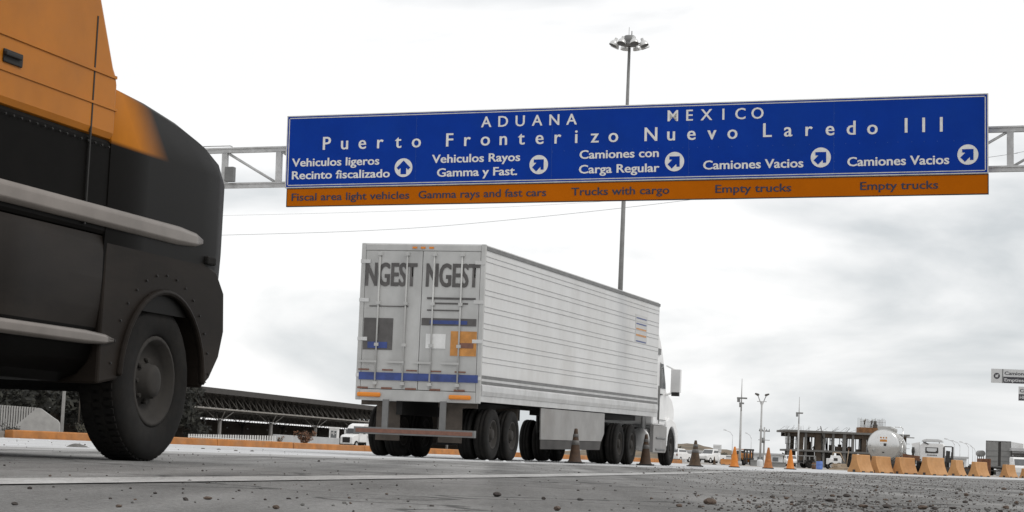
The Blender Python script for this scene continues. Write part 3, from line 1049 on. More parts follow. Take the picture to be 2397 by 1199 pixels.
for x0, x1, z0, z1 in ((-1.13, -.15, 3.02, 3.06), (-1.05, -.3, 2.93, 2.96), (-1.12, -.45, 2.80, 2.825), (-2.3, -1.5, 2.86, 2.88)):
    b.box(RF @ Vector(((x0 + x1) / 2, (z0 + z1) / 2, .056)), (.004, x1 - x0, z1 - z0))
b.build('door_lettering', letter_dark, tr, normals=False)
def plate(name, x0, x1, z0, z1, m, dz=.05, parent=None):
    bb = B()
    bb.box(RF @ Vector(((x0 + x1) / 2, (z0 + z1) / 2, dz)), (.008, x1 - x0, z1 - z0))
    return bb.build(name, m, parent or tr)
plate('dark_placard', -2.40, -1.80, 2.03, 2.64, letter_dark)
plate('blue_placard', -2.30, -1.90, 2.06, 2.18, decal_blue, .056)
plate('slogan_strip', -1.22, -.12, 2.52, 2.66, letter_dark)
plate('slogan_strip', -1.05, -.30, 2.55, 2.62, decal_blue, .056)
plate('orange_placard', -.62, -.10, 1.95, 2.42, decal_orange)
plate('orange_placard', -.46, -.16, 2.10, 2.20, reflector_red, .056)
plate('notice_plate', -1.12, -.72, 2.08, 2.36, decal_white)
plate('blue_strip', -2.45, -.04, 1.45, 1.595, decal_blue, .064)
for k in range(0, 10, 2):
    for z, dz, hh in ((1.645, .056, .028), (1.295, .066, .035)):
        b = B()
        b.box(RF @ Vector((-2.36 + k * .245, z, dz)), (.006, .22, hh))
        b.build('reflective_tape', reflector_red, tr)
for y in (-.004, TW + .004):
    for x in (.5, 5.0, 9.8, 14.6):
        b = B()
        b.box((x, y + (-.012 if y < 1 else .012), 1.36), (.10, .03, .05))
        b.build('side_marker', lamp_orange, tr, bevel=.008)
for y0, y1 in ((.15, .62), (1.88, 2.35)):  # flaps ahead of the tandem, added to darken the open underside
    for x in (3.05, ):
        b = B()
        b.prism([(y0, .26), (y1, .26), (y1, 1.02), (y0, 1.02)], x, x + .02, 'x')
        b.build('mudflap', mudflap_mat, tr)
for x0, x1 in ((-2.46, -1.98), (-.60, -.16)):
    b = B()
    b.box(RF @ Vector(((x0 + x1) / 2, 1.165, .085)), (.055, x1 - x0, .085))
    b.build('tail_lamp', lamp_orange, tr, bevel=0.025)
b = B()
for k, yy in enumerate((1.08, 1.25, 1.42)):
    b.box((-.055, yy, ZT - .08), (.02, .09, .035))
b.build('marker_lamp', lamp_orange, tr)
b = B()
b.span(-.20, -.09, .02, TW - .05, .41, .545, 0)
b.span(-.206, -.2, .06, TW - .09, .44, .515, 1)
b.span(-.17, -.12, .62, .74, .54, 1.08, 0)
b.span(-.17, -.12, 1.78, 1.90, .54, 1.08, 0)
b.build('rear_bumper', [rail_grey, reflector_red], tr, bevel=0.006)
for y0, y1 in ((.42, .90), (1.68, 2.18)):
    b = B()
    b.prism([(y0, .30), (y1, .30), (y1 - .01, .98), (y0 + .01, .98)], .26, .275, 'x')
    b.span(.22, .27, y0 - .3 if y0 < 1 else y0, y1 if y0 < 1 else y1 + .3, .97, 1.06)
    b.build('mudflap', mudflap_mat, tr)
for xx in (1.05, 2.35):
    zc_ = .50 - xx * math.tan(PT)
    for y, o_ in ((.17, -1), (.50, 1), (2.0, -1), (2.33, 1)):
        wheel(tr, xx, y, zc_, .50, .27, o_, rim_dusty)
b = B()
for xx in (1.05, 2.35):
    b.tube((xx, .2, .48), (xx, 2.3, .48), .08, n=10)
b.build('axle', dark_steel, tr)
for y in (.02, TW - .05):
    b = B()
    zt_ = 1.08
    b.prism([(4.35, .42), (4.30, zt_), (9.75, zt_), (9.75, .60), (9.5, .42)], y, y + .03, 'y', 0)
    b.prism([(4.37, .22), (4.35, .415), (9.5, .415), (9.4, .22)], y + .006, y + .022, 'y', 1)
    b.build('side_skirt', [skirt_grey, dark_box], tr, bevel=0.006)
b = B()
for k in range(5):
    z = 3.52 - k * .145
    b.span(12.6, 13.7, .0025, .009, z, z + (.03 if k in (0, 1, 4) else .05), 1 if k in (2, 3) else 0)
b.span(12.5, 13.8, .006, .0115, 2.92, 3.62, 2)
b.build('side_decal', [decal_blue, decal_orange, board_grey], tr)

# ------------------------------------------------------------------ its tractor unit
tt = thing('truck_tractor', 'white long nosed tractor unit just showing beyond the front of the ribbed trailer', 'truck',
           Vector((-.486, 38.1, 0)) + FW * 15.0, RZ)
b = B()
b.prism([(.35, 1.05), (.35, 3.55), (.6, 3.58), (.95, 3.30), (1.25, 2.98), (1.35, 2.86), (1.80, 2.10), (1.80, 1.05)], .12, 2.38, 'y')
cab2 = b.build('cab', white_paint, tt, bevel=0.06)
b = B()
b.prism([(1.30, 2.80), (1.72, 2.18), (1.735, 2.19), (1.315, 2.815)], .25, 2.25, 'y')
b.build('windscreen', glass, cab2)
for y0, y1 in ((.105, .125), (2.375, 2.395)):
    b = B()
    b.prism([(.95, 2.05), (.95, 2.70), (1.30, 2.70), (1.62, 2.18), (1.62, 2.05)], y0, y1, 'y')
    b.build('side_window', glass, cab2)
b = B()
b.prism([(1.81, 1.0), (1.81, 2.12), (2.4, 2.02), (3.1, 1.82), (3.35, 1.6), (3.4, 1.0)], .22, 2.28, 'y')
b.build('hood', white_paint, tt, bevel=0.08)
for s, y0, y1 in ((-1, .10, .5), (1, 2.0, 2.40)):
    b = B()
    b.prism([(1.85, .55), (1.85, 1.2), (2.3, 1.3), (3.0, 1.2), (3.42, .9), (3.42, .45), (3.18, .45)] + arch(2.6, .5, .56, 0, 180), y0, y1, 'y')
    b.build('fender', white_paint, tt, bevel=0.03)
for s, y in ((-1, .10), (1, 2.40)):
    b = B()
    yo = y + s * .25
    b.box((1.75, yo, 2.28), (.16, .26, .62))
    b.tube((1.62, y, 2.68), (1.75, yo, 2.56), .022)
    b.tube((1.62, y, 1.88), (1.75, yo, 2.0), .03)
    b.build('mirror', white_paint, tt, bevel=0.03)
    b = B()
    b.box((1.72, yo, 1.92), (.12, .2, .10))
    b.build('mirror_bracket', dark_steel, tt)
for y in (.42, 2.08):
    b = B()
    b.lathe([(0, -.75), (.25, -.75), (.30, -.70), (.31, -.2), (.315, -.18), (.31, -.16), (.31, .16), (.315, .18), (.31, .2), (.30, .70), (.25, .75), (0, .75)], 22,
            Matrix.Translation((.85, y, .66)) @ Matrix.Rotation(R(90), 4, 'Y'))
    b.span(.15, 1.55, (.08 if y < 1 else 2.36), (.14 if y < 1 else 2.42), .96, 1.02)
    b.build('fuel_tank', aluminium, tt)
b = B()
b.span(-4.4, 3.3, .80, .90, .68, .95)
b.span(-4.4, 3.3, 1.60, 1.70, .68, .95)
b.span(1.9, 3.2, .9, 1.6, .6, 1.0)
b.span(-4.0, -1.8, .7, 1.8, .97, 1.03)
for x in (2.6, -2.3, -3.6):
    b.tube((x, .3, .5), (x, 2.2, .5), .08, n=10)
b.build('chassis', dark_steel, tt)
for y0, y1 in ((.05, .16), (2.34, 2.45)):
    b = B()
    b.prism([(.12, .34), (1.62, .34), (1.72, .42), (1.72, 1.04), (.12, 1.04)], y0, y1, 'y', 0)
    for z in (.40, .70):
        b.span(.4, 1.5, y0 - .03, y1 + .03, z, z + .045, 1)
    b.build('step_box', [skirt_grey, rail_grey], tt, bevel=.012)
    b = B()
    yo = y0 + .045 if y0 < 1 else y1 - .045
    b.span(.88, .895, yo - .01, yo + .01, 1.1, 2.72)
    b.span(.88, 1.7, yo - .01, yo + .01, 1.20, 1.215)
    b.span(1.0, 1.16, yo - .022, yo + .022, 1.86, 1.90)
    b.tube((.80, yo, 1.2), (.80, yo, 2.1), .018, n=6)
    b.build('door_seams', rail_grey, cab2)
    b = B()
    b.box((.62, yo, 3.0), (.5, .012, .16))
    b.build('cab_vent', rail_grey, cab2)
b = B()
b.tube((.22, .35, .9), (.22, .35, 3.75), .07, n=10)
b.build('exhaust_stack', aluminium, tt)
for y, o_ in ((.25, -1), (2.25, 1)):
    wheel(tt, 2.6, y, .50, .50, .28, o_, rim_dusty)
for x in (-2.3, -3.6):
    for y, o_ in ((.17, -1), (.50, 1), (2.0, -1), (2.33, 1)):
        wheel(tt, x, y, .50, .50, .27, o_, rim_dusty)
# ------------------------------------------------------------------ foliage
def leafy(name, pts_rad, n, size, mats, parent=None, seed=1, flat=1.0):
    """crown of many small leaf faces spread through clumps: pts_rad = [(centre, radius)]"""
    rg = random.Random(seed)
    verts, faces, mi = [], [], []
    for i in range(n):
        c, r = pts_rad[rg.randrange(len(pts_rad))]
        d = Vector((rg.gauss(0, 1), rg.gauss(0, 1), rg.gauss(0, 1))).normalized()
        k = rg.random() ** 0.45
        p = Vector(c) + Vector((d.x * r, d.y * r, d.z * r * flat)) * k
        s = size * rg.uniform(.5, 1.4)
        a = Vector((rg.gauss(0, 1), rg.gauss(0, 1), rg.gauss(0, 1))).normalized()
        b2 = a.orthogonal().normalized()
        i0 = len(verts)
        verts += [p - a * s, p + b2 * s * .45, p + a * s, p - b2 * s * .45]
        faces.append((i0, i0 + 1, i0 + 2, i0 + 3))
        mi.append(rg.randrange(len(mats)))
    me = bpy.data.meshes.new(name)
    me.from_pydata([tuple(v) for v in verts], [], faces)
    for m in mats:
        me.materials.append(m)
    me.polygons.foreach_set('material_index', mi)
    o = bpy.data.objects.new(name, me)
    col.objects.link(o)
    if parent is not None:
        o.parent = parent
    return o
def tree(px, Y, h, wd, label, seed, mats=(leaf_dark, leaf_mid), group='dark trees behind the kerb on the left', n=2600, z0=0.1, size=.22):  # near-black leaves hold the canopy's shade in their colour
    rg = random.Random(seed)
    t_ = thing('tree', label, 'tree', base(px, Y, z0), 0, group)
    b = B()
    b.tube((0, 0, 0), (0.1, 0, h * .45), h * .035, h * .022, n=8)
    cl = []
    for k in range(9):
        a = rg.uniform(0, 2 * PI)
        e = Vector((math.cos(a) * wd * rg.uniform(.1, .42), math.sin(a) * wd * rg.uniform(.1, .42), h * rg.uniform(.38, .84)))
        b.tube((0.1, 0, h * .30), e, h * .015, h * .006, n=5)
        cl.append((e, wd * rg.uniform(.20, .32)))
    for k in range(7):
        a = rg.uniform(0, 2 * PI)
        cl.append((Vector((math.cos(a) * wd * rg.uniform(.3, .5), math.sin(a) * wd * .4, h * rg.uniform(.18, .5))), wd * rg.uniform(.16, .24)))
    b.build('trunk', bark, t_)
    leafy('crown', cl, n, size, list(mats), t_, seed)
    return t_
def shrub(px, Y, z0, h, wd, label, seed, mats, n=420, size=.06, stems=9):
    rg = random.Random(seed)
    t_ = thing('shrub', label, 'shrub', base(px, Y, z0))
    b = B()
    cl = []
    for k in range(stems):
        a = rg.uniform(0, 2 * PI)
        e = Vector((math.cos(a) * wd * rg.uniform(.1, .5), math.sin(a) * wd * .3, h * rg.uniform(.45, .95)))
        b.tube((0, 0, 0), e, .012, .005, n=4)
        cl.append((e, wd * rg.uniform(.10, .2)))
        cl.append((e * .55, wd * rg.uniform(.12, .22)))
    b.build('stems', bark, t_)
    leafy('foliage', cl, n, size, list(mats), t_, seed)
    return t_
tree(18, 118, 4.6, 5.0, 'dark bushy tree at the left edge, standing behind the grey bar fence', 1)
tree(118, 126, 5.2, 5.2, 'dark tree behind the sloping end of the bar fence', 2)
tree(215, 132, 4.9, 5.4, 'dark tree under the near truck, right of the thin pole', 3)
tree(300, 124, 4.4, 4.6, 'dark tree seen behind the front wheel of the near truck', 4)
tree(385, 138, 4.2, 4.4, 'dark tree at the left end of the canopy, beside the truck bumper', 5)
shrub(16, 57, 0.0, .30, .8, 'low dark scrub where the orange kerb begins at the left edge', 21, (leaf_dark, leaf_mid), 500, .035)
shrub(186, 70, .17, .36, .7, 'small dark weed growing over the kerb near the thin pole', 22, (leaf_dark, leaf_olive), 420, .04)
shrub(715, 88, .17, .58, .9, 'reddish brown bush behind the orange kerb in front of the canopy', 23, (leaf_rust, leaf_dark, leaf_rust), 900, .045, 14)
shrub(655, 92, .17, .28, .5, 'tiny dry tuft at the kerb left of the reddish bush', 24, (leaf_olive, leaf_rust), 200, .035, 6)

# ------------------------------------------------------------------ left of the road
FY = 96.0
bf = thing('bar_fence', 'grey fence of close upright bars ending in a sloping solid panel', 'fence', base(60, FY, .17))
fx, fz = bf.location.x, .17
def fl(px, py, Y=FY):
    p = at(px, py, Y)
    return p.x - fx, p.z - fz
b = B()
px = -230.0
while px < 86:
    xa, zt_ = fl(px, 948 + px * .075)
    b.span(xa - .034, xa + .034, -.05, .05, 0, zt_)
    px += 5.9
xa, _z = fl(-236, 960)
xb, _z = fl(88, 960)
b.span(xa, xb, .055, .09, .35, .45)
b.span(xa, xb, .055, .09, 1.0, 1.1)
b.build('bars', fence_grey, bf)
b = B()
b.prism([(fl(88, 0)[0], 0), fl(88, 955), fl(97, 957), fl(127, 979), fl(135, 984), fl(140, 991), (fl(141, 1000)[0], 0)], -.09, .09, 'y')
b.build('end_panel', fence_grey, bf, bevel=.01)
def plain_post(name, px, Y, z0, h, r, label, cat, m, cap=None):
    o = thing(name, label, cat, base(px, Y, z0))
    b = B()
    b.tube((0, 0, 0), (0, 0, h), r, r * .8, n=10)
    b.build('pole', m, o)
    b = B()
    b.span(-r * 2.2, r * 2.2, -r * 2.2, r * 2.2, 0, .05)
    b.build('base_plate', m, o)
    return o
up = plain_post('utility_pole', 144, 90, .17, 9.6, .075, 'grey pole rising behind the near truck just right of the bar fence', 'pole', pale_pole)
b = B()
b.span(-.7, .7, -.05, .05, 8.9, 9.02)
b.build('crossarm', pale_pole, up)
plain_post('pole', 182, 104, .17, 2.6, .038, 'thin leaning pole over the dark weed behind the kerb', 'pole', bark)
plain_post('pole', 293, 78, .17, 1.75, .09, 'short dark square-set post behind the kerb under the near truck', 'post', prop_mat)

pf = thing('picket_fence', 'row of short whitish pickets behind the orange kerb below the canopy', 'fence', base(550, 92, .17))
ox, oy = pf.location.x, pf.location.y
b = B()
for k in range(36):
    px = 442 + k * 5.75
    Y = 92 + k * .55
    p = base(px, Y, .17)
    hgt = zat(px, 1016 + (px - 442) * .021, Y) - .17
    b.span(p.x - ox - .035, p.x - ox + .035, p.y - oy - .03, p.y - oy + .03, 0, hgt)
p, q = base(440, 91.9, 0), base(642, 111.4, 0)
b.tube((p.x - ox, p.y - oy + .05, .12), (q.x - ox, q.y - oy + .05, .12), .02, n=5)
b.build('pickets', fence_white, pf)
lw = thing('low_wall', 'low pale grey wall running behind the reddish bush', 'wall', base(706, 116, .17))
p, q = base(642, 112, 0) - lw.location, base(790, 127, 0) - lw.location
b = B()
dv = (q - p)
b.box(((p + q) / 2).to_2d().to_3d() + Vector((0, 0, .24)), (dv.to_2d().length, .22, .48), 0, math.atan2(dv.y, dv.x))
b.build('wall', wall_grey, lw, bevel=.01)

# studs along the lane, and a chunk of tyre tread
studs = [(8, 1027, 0), (43, 1029, 0), (78, 1030, 0), (114, 1032, 0), (256, 1038, 0), (363, 1044, 1), (475, 1051, 1), (512, 1053, 1), (552, 1056, 1), (590, 1057, 1),
         (1140, 1079, 0), (1181, 1081, 0), (1223, 1083, 0)]
for i, (px, py, dk) in enumerate(studs):
    p = ground_at(px, py)
    r = 5.0 * p.y / 4700
    b = B()
    b.lathe([(r, 0), (r * .97, r * .12), (r * .75, r * .34), (r * .4, r * .46), (0, r * .5)], 14, Matrix.Translation(p + Vector((0, 0, .001))))
    lab = ('white domed road stud in the row by the near end of the orange kerb' if i < 5 else
           'dark domed road stud on the pale lane beside the near truck wheel' if i < 10 else 'white domed road stud on the ground beside the trailer wheels')
    tag(b.build('road_stud', prop_mat if dk else board_white, normals=True), lab, 'road stud',
        'white studs by the kerb' if i < 5 else 'dark studs on the pale lane' if i < 10 else 'white studs by the trailer')
p = ground_at(181, 1047)
b = B()
rg = random.Random(5)
secs = []
for k in range(9):
    x = (k - 4) * .030
    hh = .045 * (1 - (abs(k - 4) / 4.6) ** 3) * rg.uniform(.8, 1.05)
    secs.append([(x * 1.0, -.10, .001), (x * .9, -.07, hh * .8), (x * .9, 0, hh), (x * .9, .07, hh * .8), (x, .10, .001)])
b.loft(secs, smooth=False)
o = b.build('tyre_tread', stone_c)
o.location = p
tag(o, 'flat dark chunk of debris lying on the pale lane left of the near truck wheel', 'debris')

# ------------------------------------------------------------------ customs canopy
cn = thing('customs_canopy', 'long dark flat roofed canopy on pale columns with a lattice space frame', 'canopy', Vector((-45.9, 279, 0)), math.atan2(.9765, .2155))
X0, X1, D_ = -96.0, 226.0, 44.0
zt_ = zat(425, 899, 279)
zl = zat(430, 949, 279)
b = B()
b.span(X0, X1, 0, D_, zt_ - .55, zt_)
b.span(X0, X1, -.12, 0, zt_ - .75, zt_ + .06)
b.span(X0, X1, D_, D_ + .12, zt_ - .75, zt_ + .06)
b.build('roof', canopy_dark, cn)
b = B()
b.span(X0, X1, -.10, .10, zl - .10, zl + .10)
b.build('edge_chord', canopy_chord, cn)
b = B()
mod = 3.05
nx = int((X1 - X0) / mod)
for j in range(0, 15):
    y = j * D_ / 14
    if j:
        b.tube((X0, y, zl), (X1, y, zl), .07, n=4)
    b.tube((X0, y, zt_ - .62), (X1, y, zt_ - .62), .06, n=4)
    if j % 2 == 0:
        for i in range(nx):
            x = X0 + i * mod
            b.tube((x, y, zl), (x + mod / 2, y + 1.5, zt_ - .6), .055, n=4)
            b.tube((x + mod / 2, y + 1.5, zt_ - .6), (x + mod, y, zl), .055, n=4)
            if j in (0, 2):
                b.tube((x + mod / 2, y + 1.5, zt_ - .6), (x + mod / 2, y + 3.0, zl), .05, n=4)
for i in range(0, nx, 2):
    x = X0 + i * mod
    b.tube((x, 0, zl), (x, D_, zl), .06, n=4)
b.build('space_frame', canopy_truss, cn)
b = B()
z2 = zat(560, 980, 305)
for y in (6.0, 30.0):
    b.tube((X0, y, z2), (X1, y, z2), .09, n=4)
    b.tube((X0, y, zl - .1), (X1, y, zl - .1), .07, n=4)
    for i in range(nx):
        x = X0 + i * mod
        b.tube((x, y, z2), (x + mod / 2, y, zl - .1), .05, n=4)
        b.tube((x + mod / 2, y, zl - .1), (x + mod, y, z2), .05, n=4)
b.build('girder', canopy_truss, cn)
for y in (6.0, 30.0):
    for k in range(-4, 9):
        x = 10 + 24.3 * k + (4 if y > 10 else 0)
        if not X0 < x < X1:
            continue
        b = B()
        b.tube((x, y, 0), (x, y, z2 - .1), .34, .31, n=14)
        b.span(x - .5, x + .5, y - .5, y + .5, 0, .4)
        for sx in (-1, 1):
            for sy in (-1, 1):
                b.tube((x, y, z2 - .6), (x + sx * 1.9, y + sy * 1.5, zl - .1), .08, n=5)
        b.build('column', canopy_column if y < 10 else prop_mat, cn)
b = B()
b.span(X0, X1, D_ - 2, D_ - 1.7, 0, z2 + .75)
b.span(X1 - .3, X1, 8, D_ - 2.3, 0, zl)
b.build('back_wall', canopy_wall, cn)
for k in range(16):
    b = B()
    b.lathe([(0, -.14), (.12, -.1), (.16, 0), (.12, .1), (0, .14)], 8, Matrix.Translation((-40 + k * 11.0, 22, 2.6)))
    b.build('hanging_lamp', board_white, cn)
def booth(px0, px1, py0, py1, Y, label):
    o = thing('toll_booth', label, 'booth', base((px0 + px1) / 2, Y))
    wd_ = (px1 - px0) * Y / 4700
    h = zat((px0 + px1) / 2, py0, Y)
    b = B()
    b.span(-wd_ / 2, wd_ / 2, 0, 2.2, 0, h * .93)
    b.span(-wd_ / 2 - .12, wd_ / 2 + .12, -.15, 2.35, h * .93, h)
    b.build('cabin', white_paint, o)
    b = B()
    b.span(-wd_ * .32, wd_ * .36, -.03, .0, h * .42, h * .82)
    b.build('window', glass_far, o)
    b = B()
    for k in range(4):
        b.span(-wd_ * .42 + k * wd_ * .2, -wd_ * .30 + k * wd_ * .2, -.05, -.03, h * (.60 + .06 * (k % 2)), h * (.70 + .05 * (k % 3)))
    b.build('poster', board_grey, o)
    return o
booth(769, 789, 1000, 1030, 262, 'small white booth under the canopy, left of the far white truck')
booth(857, 885, 1008, 1034, 268, 'small white booth under the canopy, right of the far white truck')
ss = thing('round_sign', 'dark round sign plate on a thin post in front of the right white booth', 'sign', base(868, 118, 0))
b = B()
b.tube((0, 0, 0), (0, 0, zat(868, 1005, 118)), .022, n=6)
b.build('post', prop_mat, ss)
b = B()
zc_ = zat(868, 1018, 118)
b.tube((0, -.03, zc_), (0, -.015, zc_), .20, n=20, smooth=False)
b.build('plate', prop_mat, ss)

# ------------------------------------------------------------------ vehicles far off
def wheels4(o, xf, xr, hw, r, wd=.2, rim=rim_white):
    for x in (xf, xr):
        for s in (-1, 1):
            wheel(o, x, s * (hw - wd * .4), r, r, wd, s, rim, 16)
def aero_truck(px, Y, label, rz):
    """long nosed highway truck with a tall roof fairing, facing +x"""
    o = thing('highway_truck', label, 'truck', base(px, Y), rz)
    b = B()
    b.prism([(1.3, .8), (1.3, 1.95), (.95, 2.75), (.55, 3.15), (-.2, 3.42), (-1.9, 3.45), (-2.1, 3.3), (-2.1, .8)], -1.2, 1.2, 'y')
    c = b.build('cab', white_paint, o, bevel=.10)
    b = B()
    b.prism([(1.32, 1.98), (1.02, 2.68), (1.05, 2.69), (1.35, 1.99)], -1.08, 1.08, 'y')
    b.build('windscreen', glass, c)
    for s in (-1, 1):
        b = B()
        b.prism([(.9, 1.95), (.65, 2.55), (-.1, 2.55), (-.1, 1.95)], s * 1.2, s * 1.212, 'y')
        b.build('side_window', glass, c)
        b = B()
        b.box((1.1, s * 1.42, 2.2), (.12, .2, .6))
        b.tube((1.0, s * 1.2, 2.0), (1.1, s * 1.4, 2.0), .02, n=5)
        b.build('mirror', white_paint, o)
    b = B()
    b.prism([(1.3, .6), (1.3, 1.94), (2.6, 1.75), (2.9, 1.5), (2.95, .5), (2.6, .45)], -1.05, 1.05, 'y')
    b.build('hood', white_paint, o, bevel=.12)
    b = B()
    b.span(2.94, 2.97, -.6, .6, .7, 1.45)
    b.build('grille', dark_steel, o)
    b = B()
    b.span(-6.0, 2.4, -.4, .4, .55, .9)
    b.build('chassis', dark_steel, o)
    wheels4(o, 2.0, -3.6, 1.15, .5, .3)
    b = B()
    b.span(-15, -3.0, -1.28, 1.28, 1.15, 2.9)
    return o, b
ft, b_ = aero_truck(836, 283, 'far white highway truck with a tall roof fairing, parked under the canopy', R(-118))
b_.bm.free()

def car(name, label, cat, px, Y, rz, kind, paint, group=None):
    o = thing(name, label, cat, base(px, Y), rz, group)
    if kind == 'suv':
        body = [(2.2, .35), (2.25, .75), (2.1, .98), (1.1, 1.08), (-2.1, 1.1), (-2.2, .9), (-2.2, .35)]
        top = [(1.0, 1.07), (.35, 1.62), (-1.75, 1.68), (-2.1, 1.08)]
    elif kind == 'sedan':
        body = [(2.2, .3), (2.25, .62), (2.0, .82), (1.0, .95), (-1.6, .98), (-2.2, .92), (-2.25, .3)]
        top = [(.95, .94), (.25, 1.40), (-1.0, 1.42), (-1.7, .97)]
    else:
        body = [(2.6, .4), (2.65, .85), (2.45, 1.08), (1.25, 1.15), (-2.5, 1.12), (-2.55, .45)]
        top = [(1.2, 1.14), (.65, 1.78), (-.55, 1.82), (-.75, 1.12)]
    hw = .88
    b = B()
    xw = (body[0][0] - .85, body[-1][0] + .85)
    rr = .34 if kind != 'pickup' else .38
    b.prism(body, -hw, hw, 'y')
    bd = b.build('body', paint, o, bevel=.06)
    b = B()
    ins = hw - .10
    A = [(x, -hw * (.97 if z < 1.2 else .80), z) for x, z in top]
    C = [(x, hw * (.97 if z < 1.2 else .80), z) for x, z in top]
    vs0 = [b.bm.verts.new(v) for v in A]
    vs1 = [b.bm.verts.new(v) for v in C]
    for k in range(len(top)):
        b.bm.faces.new((vs0[k], vs0[(k + 1) % len(top)], vs1[(k + 1) % len(top)], vs1[k]))
    b.bm.faces.new(vs0[::-1])
    b.bm.faces.new(vs1)
    rf = b.build('cabin', paint, o, bevel=.05)
    def pane(p0, p1, nm):
        (x0, z0), (x1, z1) = p0, p1
        d = Vector((x1 - x0, 0, z1 - z0))
        n = Vector((-d.z, 0, d.x)).normalized()
        if nm == 'rear_window':
            n = -n
        if n.z < 0:
            n = -n
        b = B()
        k0, k1 = .14, .90
        q = [(x0 + d.x * k0, z0 + d.z * k0), (x0 + d.x * k1, z0 + d.z * k1)]
        b.bm.verts.ensure_lookup_table()
        w0, w1 = hw * .84, hw * .72
        vs_ = [(q[0][0], -w0, q[0][1]), (q[0][0], w0, q[0][1]), (q[1][0], w1, q[1][1]), (q[1][0], -w1, q[1][1])]
        b.faces([Vector(v) + n * .012 for v in vs_], 0)
        b.faces([Vector(v) + n * .002 for v in vs_[::-1]], 0)
        b.build(nm, glass_far, rf, normals=False)
    pane(top[0], top[1], 'windscreen')
    pane(top[-1], top[-2], 'rear_window')
    for s in (-1, 1):
        b = B()
        x_a, x_b = top[1][0] - .05, top[-2][0] + .1
        yy = hw * .885
        b.prism([(top[0][0] - .35, top[0][1] + .1), (x_a, top[1][1] - .14), (x_b, top[1][1] - .14), (x_b - .15, top[0][1] + .1)], s * yy, s * (yy + .03), 'y')
        b.build('side_window', glass_far, rf)
        b = B()
        b.box((body[1][0] - .03, s * hw * .72, body[1][1] - .02), (.08, .34, .14))
        b.build('headlight', lamp_shell, o)
        b = B()
        b.box((body[-1][0] - .0, s * hw * .82, .88), (.07, .16, .26))
        b.build('tail_light', reflector_red, o)
    b = B()
    b.box((body[1][0] + .02, 0, .45), (.08, 1.2, .16))
    b.build('grille', dark_steel, o)
    wheels4(o, xw[0], xw[1], hw, rr, .22)
    return o
car('parked_car', 'white sport utility car seen from behind, beside the nose of the white truck', 'car', 1588, 250, R(62), 'suv', white_paint)
car('pickup_truck', 'white pickup facing the road between the dark cone and the orange cone', 'pickup', 1664, 262, R(-124), 'pickup', white_paint)
car('parked_car', 'pale grey sedan half hidden behind the white bollard and the white pickup', 'car', 1698, 340, R(-160), 'sedan', board_grey)
car('parked_car', 'white car peeping out on both sides of the rightmost orange cone', 'car', 1851, 300, R(-92), 'suv', white_paint)
# ------------------------------------------------------------------ traffic cones
def cone(px, Y, h, label, mats, collars=True, r=.138):
    o = thing('traffic_cone', label, 'traffic cone', base(px, Y), random.uniform(-.3, .3), 'traffic cones along the edge of the road')
    b = B()
    k = h / .75
    b.prism([(-.2 * k, -.17 * k), (-.17 * k, -.2 * k), (.17 * k, -.2 * k), (.2 * k, -.17 * k), (.2 * k, .17 * k), (.17 * k, .2 * k), (-.17 * k, .2 * k), (-.2 * k, .17 * k)], 0, .035 * k, 'z')
    b.build('base', mats[1], o, bevel=.008)
    b = B()
    r0, r1 = r * k, .034 * k
    def rr(t):
        return r0 + (r1 - r0) * t
    prof = [(r0 * 1.18, .035 * k), (r0 * 1.05, .06 * k)] + [(rr(t), .05 * k + t * (h - .05 * k)) for t in (0.03, .25, .45, .62, .75, .88, 1.0)] + [(r1 * .6, h + .004), (r1 * .55, h - .03)]
    b.lathe(prof, 20)
    b.build('cone_body', mats[0], o)
    if collars:
        for t0, t1 in ((.50, .64), (.74, .84)):
            b = B()
            z0, z1 = .05 * k + t0 * (h - .05 * k), .05 * k + t1 * (h - .05 * k)
            b.lathe([(rr(t0) + .001, z0), (rr(t0) + .005, z0 + .002), (rr(t1) + .005, z1 - .002), (rr(t1) + .001, z1)], 20)
            b.build('collar', mats[2], o)
    return o
cone(1346, 43.0, .735, 'dirty brown cone with two grey collars in front of the trailer skirt', (cone_dirty, cone_base, cone_collar))
cone(1511, 49.6, .76, 'dirty brown cone in front of the wheels of the white tractor unit', (cone_dirty, cone_base, cone_collar))
cone(1627, 58.5, .755, 'almost black cone with a grey collar standing right of the white truck', (cone_dark, cone_base, cone_collar), r=.17)
cone(1672, 121, .48, 'small dark cone directly in front of the white pickup', (cone_dark, cone_base, cone_collar), False)
cone(1719, 70, .715, 'clean bright orange cone in front of the orange forklift', (cone_orange, cone_base, cone_collar), False, .16)
cone(1798, 73, .76, 'rusty orange cone right of the twin floodlight pole', (cone_dirty if False else M('cone_rusty', (0.36, 0.125, 0.028), 0.7, var=.3, scale=10, dirt=.5, dirt_rgb=(.12, .07, .03)), cone_base, cone_collar), False, .16)
cone(1850, 77, .745, 'worn orange cone in front of the white car, rightmost of the cones', (cone_orange, cone_base, cone_collar), False, .15)

